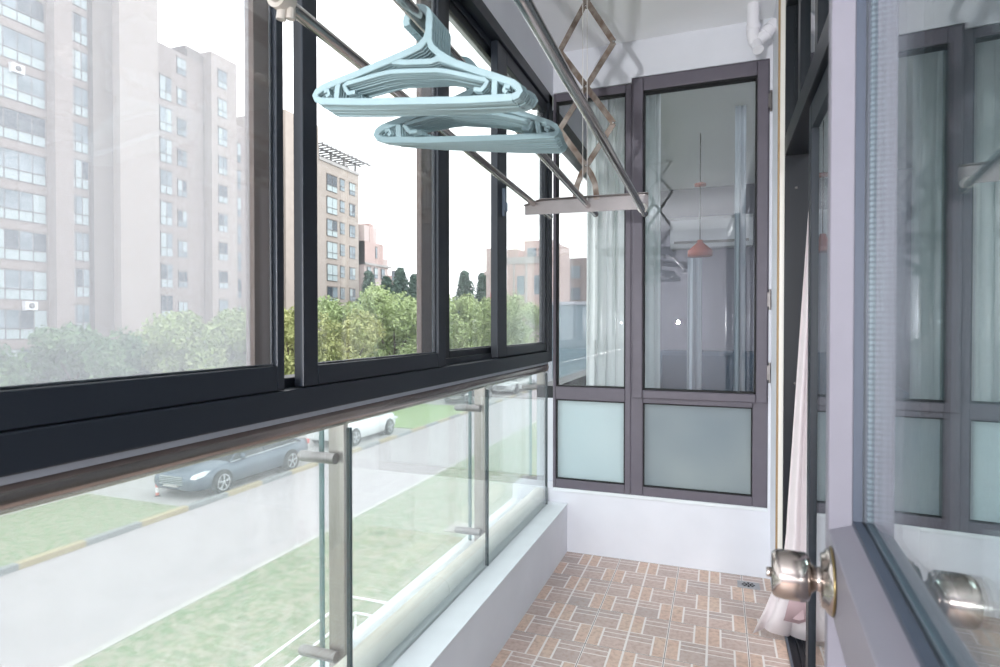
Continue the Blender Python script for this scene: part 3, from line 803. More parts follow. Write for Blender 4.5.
def scissor(y, zb):
    """folding arms from the cross plate up to the ceiling"""
    arms = empty('scissor_arm'); arms.parent = rk
    X0 = -0.512; hw = 0.112
    xs = [zb + 0.155, zb + 0.485 - 0.005, zb + 0.805]       # crossings
    sec = [(-0.002, -0.0115), (0.002, -0.0115), (0.002, 0.0115), (-0.002, 0.0115)]
    def bar(p, q, dy):
        MB().tube([(p[0], y + dy, p[1]), (q[0], y + dy, q[1])], 1, sec=sec, sm=False, up=(0, 1, 0)).build('arm_bar', M['alu'], rk)
    mid1 = (xs[0] + xs[1]) / 2; mid2 = (xs[1] + xs[2]) / 2
    for s_, dy in ((1, 0.003), (-1, -0.003)):
        bar((X0 - 0.0 * s_, xs[0]), (X0 + s_ * hw, mid1), dy)
        bar((X0 + s_ * hw, mid1), (X0 - s_ * hw, mid2), -dy)
        bar((X0 - s_ * hw, mid2), (X0 + s_ * hw * 0.9, 2.745), dy)
        pts = [(X0 - s_ * 0.0, y + dy, xs[0]), (X0 - s_ * 0.022, y + dy, xs[0] - 0.035), (X0 - s_ * 0.038, y + dy, xs[0] - 0.075), (X0 - s_ * 0.046, y + dy, zb + 0.015)]
        MB().tube(pts, 1, sec=sec, sm=False, up=(0, 1, 0)).build('curved_arm', M['alu'], rk)
    for z_ in xs:
        MB().lathe([(0.006, -0.008), (0.006, 0.008)], (X0, y, z_), (0, 1, 0), 10).build('rivet', M['steel'], rk)
    for z_ in (mid1, mid2):
        for s_ in (1, -1): MB().lathe([(0.0055, -0.008), (0.0055, 0.008)], (X0 + s_ * hw, y, z_), (0, 1, 0), 10).build('rivet', M['steel'], rk)
    MB().box(X0 - 0.13, X0 + 0.13, y - 0.015, y + 0.015, 2.738, 2.755).build('ceiling_bracket', M['flat_steel'], rk)
    for dx in (-0.010, 0.008):
        MB().tube([(X0 + dx - 0.002, y - 0.012, 2.745), (X0 + dx, y - 0.012, zb + 0.01)], 0.0016, 6).build('lift_cord', M['cord'], rk)
    bpy.data.objects.remove(arms)
scissor(2.40, 1.750)
scissor(0.80, 1.835)
shift(rk, (-0.51, 2.4, 2.755))
for ch in rk.children:
    pass

# ================================================================== HANGERS
def hanger_mesh():
    h = MB()
    T, W = 0.0032, 0.0052      # half thickness (along rod), half width (in plane)
    def strip(pts, w=W, t=T):
        h.tube([(p[0], 0, p[1]) for p in pts], 1, sec=[(-t, -w), (-t * 0.6, -w - 0.0012), (t * 0.6, -w - 0.0012), (t, -w), (t, w), (t * 0.6, w + 0.0012), (-t * 0.6, w + 0.0012), (-t, w)], sm=False, up=(0, 1, 0))
    # hook: around the rod, then down to the neck
    hk = []
    for k in range(15):
        a = R(205 - k * 15.5)
        hk.append((0.0225 * math.cos(a), -0.004 + 0.0225 * math.sin(a)))
    hk += [(0.023, -0.020), (0.020, -0.036), (0.008, -0.050), (-0.020, -0.062), (-0.05, -0.073), (-0.08, -0.0835)]
    strip(hk, 0.0056, 0.0038)
    strip([(0.024, -0.024), (0.025, -0.040), (0.030, -0.052), (0.045, -0.064), (0.06, -0.073), (0.08, -0.0835)], 0.0046, 0.0036)
    L = [(-0.04, -0.070), (-0.07, -0.080), (-0.11, -0.094), (-0.155, -0.109), (-0.186, -0.120), (-0.196, -0.127), (-0.2, -0.134), (-0.196, -0.141), (-0.187, -0.145)]
    strip(L, 0.0052)
    strip([(-p[0], p[1]) for p in L], 0.0052)
    strip([(-0.188, -0.145), (-0.1, -0.148), (0.1, -0.148), (0.188, -0.145)], 0.0056, 0.0035)
    # lower shoulder rib and the tie pieces
    strip([(-0.136, -0.124), (-0.140, -0.117), (-0.134, -0.113), (-0.07, -0.098), (-0.045, -0.094), (0.045, -0.094), (0.07, -0.098), (0.134, -0.113), (0.140, -0.117), (0.136, -0.124)], 0.0030, 0.0028)
    strip([(-0.045, -0.075), (-0.02, -0.078), (0.03, -0.078), (0.05, -0.072)], 0.0040, 0.0026)
    for s in (-1, 1):
        strip([(s * 0.153, -0.110), (s * 0.155, -0.145)], 0.0042, 0.0027)
        strip([(s * 0.138, -0.122), (s * 0.130, -0.131), (s * 0.116, -0.129)], 0.0030, 0.0026)
        strip([(s * 0.182, -0.127), (s * 0.173, -0.125), (s * 0.171, -0.132), (s * 0.177, -0.136)], 0.0026, 0.0025)
    return h
HM = hanger_mesh().build('clothes_hanger', M['hanger'])
def rod_pt(y):
    a, b_ = map(Vector, RODS[1]); t_ = (y - a.y) / (b_.y - a.y)
    return a + (b_ - a) * t_
first = True
groupA = [(0.955 + 0.0090 * i, 5 + 0.4 * i, -5 + 0.25 * i) for i in range(9)]
groupB = [(1.155 + 0.0105 * i, 37 + 0.6 * i, 6.5 - 0.3 * i) for i in range(9)]
gn = 'mint hangers bunched on the middle rod'
for gi, grp in enumerate((groupA, groupB)):
    for i, (y, yaw, roll) in enumerate(grp):
        o = HM if first else HM.copy()
        if not first: C.objects.link(o)
        first = False
        p = rod_pt(y)
        o.location = (p.x, p.y, p.z - 0.0015)
        o.rotation_euler = (R(-0.95 * i + random.uniform(-0.15, 0.15)), R(-roll + random.uniform(-0.5, 0.5)), R(yaw + random.uniform(-0.6, 0.6)))
        if gi == 0 and i == 0: lb = 'mint plastic clothes hanger at the front of the nearer bunch'
        elif gi == 0 and i == 8: lb = 'rearmost mint plastic hanger of the nearer bunch on the middle rod'
        elif gi == 0: lb = 'mint plastic hanger inside the nearer tight bunch on the middle rod'
        elif i == 0: lb = 'mint plastic hanger at the front of the farther bunch'
        elif i == 8: lb = 'rearmost mint plastic hanger of the farther bunch on the middle rod'
        else: lb = 'mint plastic hanger inside the farther lower bunch on the middle rod'
        tag(o, lb, 'clothes hanger', 'mint hangers in the nearer bunch' if gi == 0 else 'mint hangers in the farther bunch')

# ================================================================== OUTSIDE: GROUND
G = -3.65
struct(MB().box(-160, 40, -20, 260, G - 0.5, G - 0.06).build('ground', M['ground']), 'grey ground around the apartment blocks', 'ground')
struct(MB().box(-13.15, -8.78, -10, 56, G - 0.06, G).build('road', M['road']), 'pale paved road running past the balcony', 'road')
tag(MB().box(-8.64, -1.3, -10, 56, G - 0.06, G + 0.03).build('lawn', M['grass']), 'worn near lawn between the road and the balcony', 'grass', kind='stuff')
tag(MB().box(-17.0, -13.33, -10, 11.75, G - 0.06, G + 0.08).build('lawn', M['grass']), 'green lawn across the road in front of the parked sedan', 'grass', kind='stuff')
tag(MB().box(-17.2, -13.33, 24.6, 32.5, G - 0.06, G + 0.08).build('lawn', M['grass2']), 'bright green lawn beyond the white parked car', 'grass', kind='stuff')
struct(MB().box(-17.2, -13.33, 11.75, 24.6, G - 0.06, G + 0.05).box(-17.2, -13.33, 32.5, 56, G - 0.06, G + 0.05).build('parking_bay', M['pave']), 'pale paved parking bays beside the road', 'parking bay')
tag(MB().box(-13.33, -13.15, -10, 56, G - 0.06, G + 0.13).build('kerb', M['kerb'], bevel=0.02), 'road kerb painted in yellow and black blocks across the road', 'kerb')
tag(MB().box(-8.78, -8.64, -10, 56, G - 0.06, G + 0.04).build('kerb', M['concrete']), 'flat pale kerb along the near lawn', 'kerb')
struct(MB().box(-18.6, -17.2, -10, 56, G - 0.06, G + 0.04).build('footpath', M['concrete']), 'pale footpath behind the far lawn', 'footpath')
tag(MB().box(-19.0, -18.6, 12.6, 40, G, G + 0.35).build('low_wall', M['band'], bevel=0.03), 'low white coping wall behind the parked cars', 'wall')
tag(MB().box(-18.95, -18.7, -6, 12.2, G, G + 0.10).build('hedge_border', M['leaf2'], bevel=0.03), 'dark low planting edge in line with the coping wall', 'planting')
pe = MB()
for cx_, cy_ in ((-5.76, 8.38), (-5.38, 7.93)):
    pe.tube([(cx_, 2.0, G + 0.35), (cx_, cy_, G + 0.35)], 0.020, 8); pe.tube([(cx_, cy_, G + 0.35), (-1.6, cy_ + 0.05, G + 0.35)], 0.020, 8)
    for q in ((cx_, cy_), (cx_, cy_ - 2.9), (cx_ + 1.9, cy_ + 0.02)): pe.tube([(q[0], q[1], G + 0.03), (q[0], q[1], G + 0.36)], 0.018, 8)
tag(pe.build('pipe_fence', M['pvc']), 'low white pipe fence turning a corner on the near lawn', 'fence')
MB2 = MB().box(-6.1, -5.2, 12.6, 13.3, G + 0.03, G + 0.05)
tag(MB2.build('manhole_cover', pbr('manhole_grey', 'a09c96', 0.9)), 'grey square manhole cover set in the near lawn', 'manhole cover')

bo = empty('bollard', (-15.0, 12.35, G)); tag(bo, 'red and white striped bollard at the front of the grey sedan', 'bollard')
MB().tube([(0, 0, 0.02), (0, 0, 0.68)], 0.045, 12).build('post', M['bollard'], bo)
MB().lathe([(0.10, 0), (0.10, 0.04), (0.05, 0.07)], (0, 0, 0), (0, 0, 1), 14).build('base', M['tyre'], bo)

# ------------------------------------------------------------------ cars
def car(name, label, loc, rz, paint, suv=False, tail=False, scale=1.0):
    """built nose towards -Y (local), length along Y"""
    e = empty(name, loc, rz); e.scale = (scale,) * 3
    tag(e, label, 'car')
    H0 = 0.98 if suv else 0.86
    Lc = 4.55 if suv else 4.9
    hw = 0.92
    # body: stations (y, half width, z bottom, z shoulder)
    st = [(0.0, 0.62, 0.34, 0.60), (0.10, 0.76, 0.24, 0.72), (0.45, 0.88, 0.20, 0.80 if not suv else 0.92), (1.30, hw, 0.19, H0), (2.4, hw, 0.19, H0 + 0.03), (3.6, hw, 0.19, H0 + 0.06), (Lc - 0.45, 0.90, 0.22, H0 + 0.08), (Lc - 0.10, 0.84, 0.30, H0 + 0.05), (Lc, 0.72, 0.40, H0 - 0.08)]
    vs = []; n = 10
    for y, w, zb_, zs in st:
        r_ = [(-w * 0.86, zb_), (-w, zb_ + 0.10), (-w * 1.02, (zb_ + zs) / 2), (-w * 0.97, zs - 0.06), (-w * 0.88, zs), (w * 0.88, zs), (w * 0.97, zs - 0.06), (w * 1.02, (zb_ + zs) / 2), (w, zb_ + 0.10), (w * 0.86, zb_)]
        vs += [(x, y, z) for x, z in r_]
    fs = [(i * n + k_, i * n + (k_ + 1) % n, (i + 1) * n + (k_ + 1) % n, (i + 1) * n + k_) for i in range(len(st) - 1) for k_ in range(n)]
    fs += [tuple(range(n - 1, -1, -1)), tuple(range((len(st) - 1) * n, len(st) * n))]
    body = MB().add(vs, fs, 0, True).build('body', paint, e)
    # cabin
    RH = 1.68 if suv else 1.45
    if suv: rs = [(1.05, 0.84, H0), (1.85, 0.70, RH - 0.05), (2.4, 0.70, RH), (3.9, 0.68, RH - 0.03), (4.40, 0.80, H0 + 0.05)]
    else: rs = [(1.25, 0.82, H0), (2.10, 0.68, RH - 0.04), (2.6, 0.66, RH), (3.4, 0.66, RH - 0.05), (4.35, 0.78, H0 + 0.08)]
    zl = [H0 - 0.03, H0 - 0.02, H0 - 0.02, H0, H0 + 0.0]
    vs = []; fs = []
    for (y, w, zt), zb_ in zip(rs, zl):
        vs += [(-0.86, y, zb_), (-w, y, zt), (w, y, zt), (0.86, y, zb_)]
    for i in range(len(rs) - 1):
        for k_ in range(3): fs.append((i * 4 + k_, i * 4 + k_ + 1, (i + 1) * 4 + k_ + 1, (i + 1) * 4 + k_))
    MB().add(vs, fs + [(0, 1, 2, 3), (16, 17, 18, 19)], 0, False).build('windows', M['car_glass'], e)
    # roof skin and pillars
    rf = MB()
    a1, a2, a3 = rs[1], rs[2], rs[3]
    vs = []
    for (y, w, zt) in (a1, a2, a3): vs += [(-w - 0.01, y, zt - 0.03), (-w + 0.06, y, zt + 0.015), (w - 0.06, y, zt + 0.015), (w + 0.01, y, zt - 0.03)]
    fs = [(i * 4 + k_, i * 4 + k_ + 1, (i + 1) * 4 + k_ + 1, (i + 1) * 4 + k_) for i in range(2) for k_ in range(3)] + [(0, 1, 2, 3), (8, 9, 10, 11), (0, 3, 7, 4), (4, 7, 11, 8)]
    rf.add(vs, fs)
    for s_ in (-1, 1):
        rf.tube([(s_ * 0.86, rs[0][0], H0 - 0.01), (s_ * (a1[1] + 0.01), a1[0], a1[2])], 0.03, 6)
        rf.tube([(s_ * 0.87, (a2[0] + 0.1), H0), (s_ * (a2[1] + 0.01), a2[0], a2[2] - 0.02)], 0.03, 6)
        rf.tube([(s_ * 0.87, rs[4][0], H0 + 0.05), (s_ * (a3[1] + 0.01), a3[0], a3[2] - 0.01)], 0.045, 6)
    rf.build('roof', paint, e)
    for s_ in (-1, 1):
        MB().tube([(s_ * 0.90, 1.25, H0 - 0.01), (s_ * 0.90, 4.1, H0 + 0.06)], 0.014, 6).build('chrome_strip', M['rim'], e)
        MB().lathe([(0.02, -0.07), (0.085, -0.05), (0.095, 0.0), (0.07, 0.05), (0.02, 0.07)], (s_ * 1.02, 1.62, H0 + 0.09), (0, 1, 0.1), 12).build('wing_mirror', paint, e)
        for yw in (0.92, 0.92 + (2.65 if suv else 2.92)):
            w_ = MB()
            w_.lathe([(0.36, -0.02), (0.37, 0.0), (0.37, 0.02)], (s_ * 0.93, yw, 0.34), (s_, 0, 0), 24)
            w_.build('wheel_arch', M['tyre'], e)
            w_ = MB()
            w_.lathe([(0.22, -0.02), (0.335, 0.0), (0.34, 0.02), (0.34, 0.17), (0.32, 0.20), (0.235, 0.205)], (s_ * 0.77, yw, 0.34), (s_, 0, 0), 28)
            wh = w_.build('wheel', M['tyre'], e)
            r2 = MB(); r2.lathe([(0.225, 0), (0.235, 0.01), (0.22, 0.012), (0.20, 0.0)], (s_ * 0.972, yw, 0.34), (s_, 0, 0), 28)
            for q in range(5):
                a_ = q * 2 * math.pi / 5 + 0.3
                for da in (-0.12, 0.12):
                    r2.tube([(s_ * 0.985, yw + 0.05 * math.cos(a_), 0.34 + 0.05 * math.sin(a_)), (s_ * 0.985, yw + 0.215 * math.cos(a_ + da), 0.34 + 0.215 * math.sin(a_ + da))], 0.014, 6)
            r2.lathe([(0.06, 0), (0.05, 0.02)], (s_ * 0.975, yw, 0.34), (s_, 0, 0), 12)
            r2.build('rim', M['rim'], wh)
        MB().prism([(0.04, 0.60), (0.30, 0.62), (0.62, 0.74), (0.40, 0.76), (0.10, 0.70)], 0, s_ * 0.60, s_ * 0.86).build('headlight', M['headlamp'], e)
        MB().box(s_ * 0.50, s_ * 0.84, Lc - 0.12, Lc + 0.01, H0 - 0.14, H0 + 0.02).build('tail_light', M['tail'], e, bevel=0.02)
    gr = MB()
    for q in range(5): gr.box(-0.42, 0.42, -0.03, 0.03, 0.42 + q * 0.05, 0.44 + q * 0.05)
    gr.build('grille', M['rim'], e)
    MB().box(-0.26, 0.26, -0.05, 0.0, 0.36, 0.41).build('number_plate', M['band'], e)
    return e
car('car', 'dark grey sedan parked across the road beside the striped bollard', (-14.35, 12.25, G + 0.05), 0, M['car_grey'])
car('car', 'white car with black wheels parked just beyond the grey sedan', (-14.7, 23.9, G + 0.05), R(180), M['car_white'], suv=True)
car('car', 'black car parked past the bright lawn behind the middle post', (-15.2, 33.0, G + 0.05), 0, M['car_dark'], suv=True)
car('car', 'white car with red tail light beside the black parked car', (-14.4, 39.0, G + 0.05), R(0), M['car_white'])
car('car', 'silver car parked farthest along the road kerb', (-14.1, 44.6, G + 0.05), 0, M['alu_strip'], suv=True)

# ------------------------------------------------------------------ apartment blocks
def facade_window(p, x, y0, y1, z0, z1, mul, kind, sillglass=True):
    """window of a facade facing +X, recess lined by its frame"""
    w = MB()
    w.box(x - 0.05, x + 0.06, y0, y1, z0, z1, 0)                    # frame block
    n = mul; W = (y1 - y0)
    zs = z0 + (z1 - z0) * (0.36 if sillglass else 0.0)
    t = 0.05
    for i in range(n):
        a = y0 + W * i / n + t; b_ = y0 + W * (i + 1) / n - t
        r_ = random.random()
        mi = 1 if r_ < 0.45 else (2 if r_ < 0.72 else 3)
        w.box(x + 0.05, x + 0.075, a, b_, zs + t, z1 - t, mi)
        if sillglass: w.box(x + 0.05, x + 0.08, a, b_, z0 + t, zs - t * 0.5, 3 if kind else 1)
    w.box(x + 0.05, x + 0.12, y0 - 0.05, y1 + 0.05, z1 - 0.02, z1 + 0.10, 4)
    if sillglass: w.box(x + 0.05, x + 0.13, y0, y1, zs - 0.04, zs + 0.03, 0)
    return w.build('window', [M['win_frame'], M['win_glass'], M['win_dark'], M['win_light'], M['facade2']], p)
def ac_unit(p, x, y, z):
    b_ = MB().box(x + 0.06, x + 0.42, y - 0.42, y + 0.42, z, z + 0.6)
    b_.lathe([(0.2, 0), (0.2, 0.02)], (x + 0.42, y, z + 0.3), (1, 0, 0), 16, 1)
    b_.box(x, x + 0.45, y - 0.4, y - 0.35, z - 0.05, z); b_.box(x, x + 0.45, y + 0.35, y + 0.4, z - 0.05, z)
    b_.build('air_conditioner_box', [M['ac_white'], M['win_frame']], p)
FX = -46.5
b1 = empty('apartment_block', (FX, 28, G)); tag(b1, 'tall hazy beige apartment tower filling the view behind the fly screen', 'building')
w = MB()
w.box(FX - 14, FX, 12, 38.6, G, 46, 0)
w.box(FX, FX + 0.9, 29.40, 30.7, G, 46, 0)
w.box(FX, FX + 0.5, 32.5, 34.1, G, 46, 1)
w.box(FX, FX + 1.3, 34.1, 37.6, G, 46, 2)
w.build('wall', [M['facade'], M['facade2'], M['facade_l']], b1)
nw = 0
for k_ in range(12):
    zt = 27.6 - 2.8 * k_
    if zt < -1: break
    if zt < 36: 
        facade_window(b1, FX, 24.7, 29.25, zt - 2.1, zt, 5, True); nw += 1
        facade_window(b1, FX, 18.5, 23.2, zt - 2.1, zt, 5, True)
    z2 = 28.1 - 2.8 * k_
    if z2 > 0: facade_window(b1, FX, 30.85, 32.4, z2 - 2.2, z2, 3, True)
    z3 = 26.4 - 2.8 * k_
    if z3 > 0: facade_window(b1, FX, 37.72, 38.45, z3 - 2.0, z3, 1, True)
ac_unit(b1, FX, 27.3, 19.0); ac_unit(b1, FX, 28.0, 2.4); ac_unit(b1, FX, 23.8, 13.6)
pe_ = MB().box(FX + 0.2, FX + 6.2, 33.6, 36.9, G, -0.2, 0).box(FX + 0.1, FX + 6.4, 33.4, 37.1, -0.2, 0.2, 1)
pe_.box(FX + 6.2, FX + 6.25, 34.2, 36.2, G, G + 2.5, 2)
pe_.build('entrance_porch', [M['facade_l'], M['band'], M['win_dark']], b1)
shift(b1, (FX, 28, G))
b2 = empty('apartment_block', (FX, 43, G)); tag(b2, 'beige apartment block stepping down beside the tower, seen through the screen', 'building')
w = MB()
w.box(FX - 12, FX - 0.1, 38.6, 43.6, G, 26.4, 0)
w.box(FX - 12, FX + 0.8, 43.75, 46.9, G, 27.6, 2)
w.box(FX - 10, FX - 0.2, 41.9, 43.75, G, 27.2, 1)
w.box(FX - 12, FX, 46.9, 53.5, G, 21.9, 0)
w.box(FX - 8, FX - 3, 44.2, 46.4, 27.6, 29.0, 1)
w.build('wall', [M['facade'], M['facade2'], M['facade_l']], b2)
for k_ in range(10):
    z_ = 23.6 - 2.8 * k_
    if z_ > -0.5: facade_window(b2, FX - 0.1, 38.85, 40.05, z_ - 2.1, z_, 2, True)
    z_ = 25.9 - 2.8 * k_
    if z_ > 0: facade_window(b2, FX - 0.1, 40.65, 41.65, z_ - 1.5, z_, 2, False)
    z_ = 26.2 - 2.8 * k_
    if z_ > 0: facade_window(b2, FX + 0.8, 44.5, 45.6, z_ - 1.7, z_, 2, True)
    z_ = 20.1 - 2.8 * k_
    if z_ > 0: facade_window(b2, FX, 47.2, 48.2, z_ - 2.0, z_, 2, False); facade_window(b2, FX, 50.2, 51.4, z_ - 1.8, z_, 2, True)
shift(b2, (FX, 43, G))
b3 = empty('apartment_block', (FX, 62, G)); tag(b3, 'warm beige apartment block with a roof pergola beyond the bushy trees', 'building')
w = MB()
w.box(FX - 12, FX, 55.0, 61.0, G, 26.0, 0)
w.box(FX - 12, FX, 61.0, 69.6, G, 22.3, 0)
w.box(FX - 12, FX + 0.15, 61.0, 69.7, 21.9, 22.3, 1)
w.build('wall', [M['facade_b'], M['band']], b3)
pg = MB()
for yy in (61.3, 64.0, 66.8, 69.4): pg.box(FX - 0.5, FX - 0.25, yy - 0.1, yy + 0.1, 22.3, 23.7)
for yy in (61.0 + 0.9 * i for i in range(12)): pg.box(FX - 3.0, FX + 0.7, yy - 0.05, yy + 0.05, 23.75, 23.95)
for xx in (FX + 0.65, FX - 0.9, FX - 2.9): pg.box(xx - 0.06, xx + 0.06, 60.7, 71.6, 23.6, 23.8)
pg.build('roof_pergola', M['win_frame'], b3)
for k_ in range(9):
    z_ = 20.5 - 2.85 * k_
    if z_ < -2: break
    facade_window(b3, FX, 56.5, 58.6, z_ - 2.0, z_, 2, True)
    facade_window(b3, FX, 59.2, 60.4, z_ - 1.6, z_, 2, False)
    facade_window(b3, FX + 0.05, 62.5, 64.6, z_ - 2.1, z_, 2, True)
    facade_window(b3, FX, 65.3, 66.3, z_ - 1.5, z_, 1, False)
    facade_window(b3, FX, 67.4, 68.7, z_ - 1.6, z_, 2, False)
shift(b3, (FX, 62, G))
b4 = empty('apartment_block', (FX, 76, G)); tag(b4, 'distant pink and red apartment row stepping down behind the conifers', 'building')
w = MB()
w.box(FX - 10, FX, 71.0, 74.2, G, 15.4, 0); w.box(FX - 10, FX + 0.1, 71.0, 75.8, 10.2, 13.2, 1); w.box(FX - 10, FX + 0.05, 72.2, 73.2, 12, 15.8, 1)
w.box(FX - 10, FX, 74.2, 77.3, G, 11.2, 0); w.box(FX - 10, FX + 0.1, 77.3, 80.5, G, 8.9, 1)
w.box(FX - 10, FX + 0.2, 71.0, 78.0, 9.9, 10.2, 2)
w.build('wall', [M['pink'], M['brick'], M['band']], b4)
for k_ in range(4):
    z_ = 9.6 - 2.8 * k_
    for yy in (71.5, 73.3, 75.2, 78.2): facade_window(b4, FX + 0.1, yy, yy + 0.9, z_ - 1.5, z_, 1, False)
facade_window(b4, FX + 0.1, 73.6, 74.1, 11, 12.6, 1, False)
shift(b4, (FX, 76, G))
# red brick block facing the balcony, seen through the far sash
b5 = empty('brick_building', (-19, 60, G)); tag(b5, 'pale red brick building with white band seen through the far sash', 'building')
w = MB()
w.box(-21.4, -16.9, 60, 70, G, 8.6, 0); w.box(-21.4, -20.1, 60.0, 66, 8.6, 9.5, 0); w.box(-20.1, -16.9, 62, 70, 8.6, 10.6, 0)
w.box(-21.5, -16.8, 59.85, 60, 7.9, 8.6, 1)
for x_ in (-20.6, -19.2, -17.4): w.box(x_ - 0.08, x_ + 0.08, 59.9, 60.05, 1.5, 7.9, 1)
w.build('wall', [M['brick'], M['band']], b5)
w = MB()
w.box(-26.5, -13.0, 56.5, 60, G, 1.2, 1); w.box(-26.5, -13.0, 56.4, 60, 1.2, 1.8, 0)
w.build('ground_floor_wing', [M['band'], M['pink']], b5)
w = MB()
for i in range(2): w.box(-20.2 + i * 1.9, -19.4 + i * 1.9, 59.88, 60, 4.6, 6.6, 0)
for i in range(2): w.box(-19.7 + i * 1.3, -18.7 + i * 1.3, 61.9, 62.0, 8.8, 9.8, 0)
w.build('window_band', M['win_glass'], b5)
shift(b5, (-19, 60, G))
tw = empty('red_tower', (-24, 63, G)); tag(tw, 'slim red and grey tower at the edge of the distant roofs', 'tower')
MB().box(-24.6, -23.2, 62, 64, G, 10.0).box(-24.8, -23.0, 61.9, 64.1, 7.0, 7.4).build('shaft', M['pink'], tw)
MB().box(-24.0, -23.5, 61.8, 62.0, G, 5.0).build('red_sign_panel', M['red_paint'], tw)
shift(tw, (-24, 63, G))
# grey block filling the far left distance of the narrow end pane view
b6 = empty('apartment_block', (-9, 75, G)); tag(b6, 'grey distant block seen through the narrow end window pane', 'building')
MB().box(-21.0, -1.0, 75, 85, G, 8.6).box(-18.5, -15, 75, 85, 8.6, 10.0).build('wall', M['facade'], b6)
w = MB()
for i in range(6):
    for j in range(4): w.box(-20.2 + i * 2.3, -19.0 + i * 2.3, 74.9, 75, -1 + j * 2.8, 0.6 + j * 2.8)
w.build('window_band', M['win_glass'], b6)
shift(b6, (-9, 75, G))
bs = empty('balcony_screen', (-1.5, 7.4, 0)); tag(bs, 'blue grey privacy panel of the next balcony seen low through the narrow end pane', 'panel')
MB().box(-2.02, -1.02, 7.36, 7.40, -0.6, 1.52).build('panel', pbr('blue_grey_panel', '7d929c', 0.6, var=0.06, scale=2), bs)
MB().box(-2.05, -1.0, 7.34, 7.42, 1.52, 1.56).box(-2.05, -2.0, 7.34, 7.42, -0.6, 1.52).build('frame', M['alu_strip'], bs)
shift(bs, (-1.5, 7.4, 0))

# ------------------------------------------------------------------ trees
def tree(name, label, x, y, top, rad, mat_, n=5200, leafs=0.16, cone=False, group=None, seed=0):
    rng = random.Random(seed * 31 + int(abs(x * 10)))
    e = empty(name, (x, y, G)); tag(e, label, 'tree', group)
    Ht = top - G
    vs = []; fs = []
    blobs = []
    if cone:
        for k_ in range(120):
            t_ = 0.15 + 0.85 * k_ / 119; rr = rad * (1.05 - t_) * (0.7 + 0.5 * ((k_ * 7) % 5) / 5); a = k_ * 2.4
            blobs.append((Vector((rr * 0.75 * math.cos(a), rr * 0.75 * math.sin(a), t_ * (Ht - 0.3))), 0.38 + rr * 0.55))
    else:
        for k_ in range(34):
            a = rng.uniform(0, 6.283); rr = rad * math.sqrt(rng.random()) * 0.78; zc = Ht * rng.uniform(0.28, 0.86)
            cap = math.sqrt(max(0.05, 1 - (rr / rad) ** 2))
            zc = min(zc, Ht * (0.45 + 0.45 * cap))
            blobs.append((Vector((rr * math.cos(a), rr * math.sin(a), zc)), rad * rng.uniform(0.20, 0.34)))
    for i in range(n):
        c_, r_ = blobs[rng.randrange(len(blobs))]
        d = Vector((rng.gauss(0, 1), rng.gauss(0, 1), rng.gauss(0, 1))).normalized()
        p_ = c_ + d * (r_ * (0.55 + 0.5 * rng.random()))
        if p_.z > Ht: p_.z = Ht - rng.random() * 0.25
        t1 = (d + Vector((rng.gauss(0, .7), rng.gauss(0, .7), rng.gauss(0, .7)))).normalized()
        a = t1.orthogonal().normalized(); b_ = t1.cross(a)
        s_ = leafs * rng.uniform(0.6, 1.3)
        an = rng.uniform(0, 3.14); a2 = a * math.cos(an) + b_ * math.sin(an); b2_ = t1.cross(a2)
        k_ = len(vs)
        vs += [tuple(p_ - a2 * s_), tuple(p_ + b2_ * s_ * 0.5 + t1 * s_ * 0.2), tuple(p_ + a2 * s_), tuple(p_ - b2_ * s_ * 0.5 + t1 * s_ * 0.2)]
        fs.append((k_, k_ + 1, k_ + 2)); fs.append((k_, k_ + 2, k_ + 3))
    me = bpy.data.meshes.new('foliage'); me.from_pydata(vs, [], fs); me.materials.append(mat_)
    o = bpy.data.objects.new('foliage', me); C.objects.link(o); o.parent = e
    tr_ = MB(); tr_.tube([(0, 0, 0), (0.05, 0.02, Ht * 0.3), (0, 0, Ht * 0.6)], [0.16, 0.12, 0.05], 8)
    for k_ in range(5):
        a = k_ * 1.3; tr_.tube([(0, 0, Ht * 0.28), (rad * 0.5 * math.cos(a), rad * 0.5 * math.sin(a), Ht * 0.62)], [0.08, 0.03], 6)
    tr_.build('trunk', M['bark'], e)
    return e
tg = 'bushy trees along the car park'
tree('tree', 'hazy green tree before the tower, under its widest windows', -32.2, 15.8, 1.1, 3.6, M['leaf2'], 9000, 0.17, seed=1)
tree('tree', 'dense hazy green tree standing just beside the tower porch', -31.0, 21.0, 1.4, 3.0, M['leaf2'], 8000, 0.17, seed=2)
tree('tree', 'small hazy tree in front of the tower entrance porch', -33.5, 25.8, 0.3, 2.0, M['leaf2'], 5000, 0.15, seed=3)
tree('tree', 'broad pale green tree before the stepped block', -30.5, 27.5, 2.3, 3.4, M['leaf'], 9000, 0.17, seed=4)
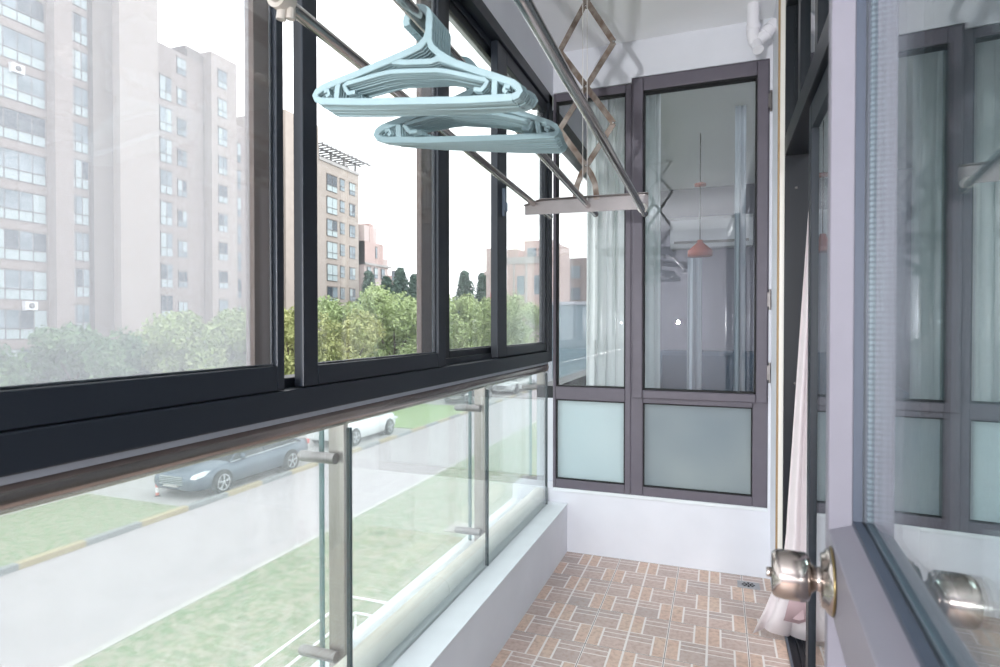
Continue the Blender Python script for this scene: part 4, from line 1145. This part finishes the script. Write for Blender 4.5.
tree('tree', 'tall pale green tree beside the brown screen frame', -28.6, 31.2, 3.1, 3.3, M['leaf'], 9000, 0.17, seed=5)
tree('tree', 'yellow green bushy tree nearest in the second sash', -24.5, 29.5, 2.7, 3.0, M['leaf3'], 10000, 0.13, seed=6)
tree('tree', 'rounded yellow green tree before the warm beige block', -21.5, 31.0, 2.6, 2.6, M['leaf3'], 9000, 0.12, seed=7)
tree('tree', 'tall light green tree rising behind the yellow bushy tree', -28.0, 41.5, 5.1, 4.2, M['leaf'], 11000, 0.17, seed=8)
tree('tree', 'light green tree touching the brown upright', -22.6, 38.5, 4.5, 3.4, M['leaf'], 10000, 0.15, seed=9)
tree('tree', 'green tree filling the third sash beside its dark stile', -19.6, 41.5, 4.0, 3.0, M['leaf'], 10000, 0.15, seed=10)
tree('tree', 'pale green rounded tree just under the window latch', -18.4, 47.5, 4.8, 3.4, M['leaf'], 10000, 0.15, seed=11)
tree('tree', 'hazy green tree in front of the brick building', -17.4, 51.0, 4.2, 3.0, M['leaf'], 9000, 0.15, seed=12)
tree('tree', 'farthest small green tree under the brick building', -14.2, 53.5, 2.5, 2.6, M['leaf'], 7000, 0.15, seed=13)
for i, (x, y, tp, rd) in enumerate(((-43.5, 67.5, 9.2, 2.0), (-42.0, 69.5, 8.6, 2.2), (-40.5, 70.5, 9.8, 2.4), (-38.8, 71.5, 9.0, 2.3), (-37.2, 72.5, 8.8, 2.2), (-33.2, 75.5, 9.6, 2.4), (-31.2, 77.5, 9.4, 2.3), (-29.2, 78.5, 8.6, 2.2))):
    lb = ['dark conifer against the warm beige block corner', 'dark conifer under the pink row', 'tallest dark conifer in front of the pink row', 'dark conifer below the red rooftop', 'dark conifer nearest the brown upright', 'blue green conifer just past the third sash stile', 'middle blue green conifer on the skyline of the third sash', 'blue green conifer at the low end of the third sash skyline'][i]
    tree('conifer', lb, x, y, tp - 0.7, rd * 1.35, M['leafc'], 6000, 0.24, cone=True, group='conifers on the skyline', seed=20 + i)
for i, (x, y) in enumerate(((-16.4, 9.2), (-18.2, 6.8), (-17.6, 11.0))):
    pass
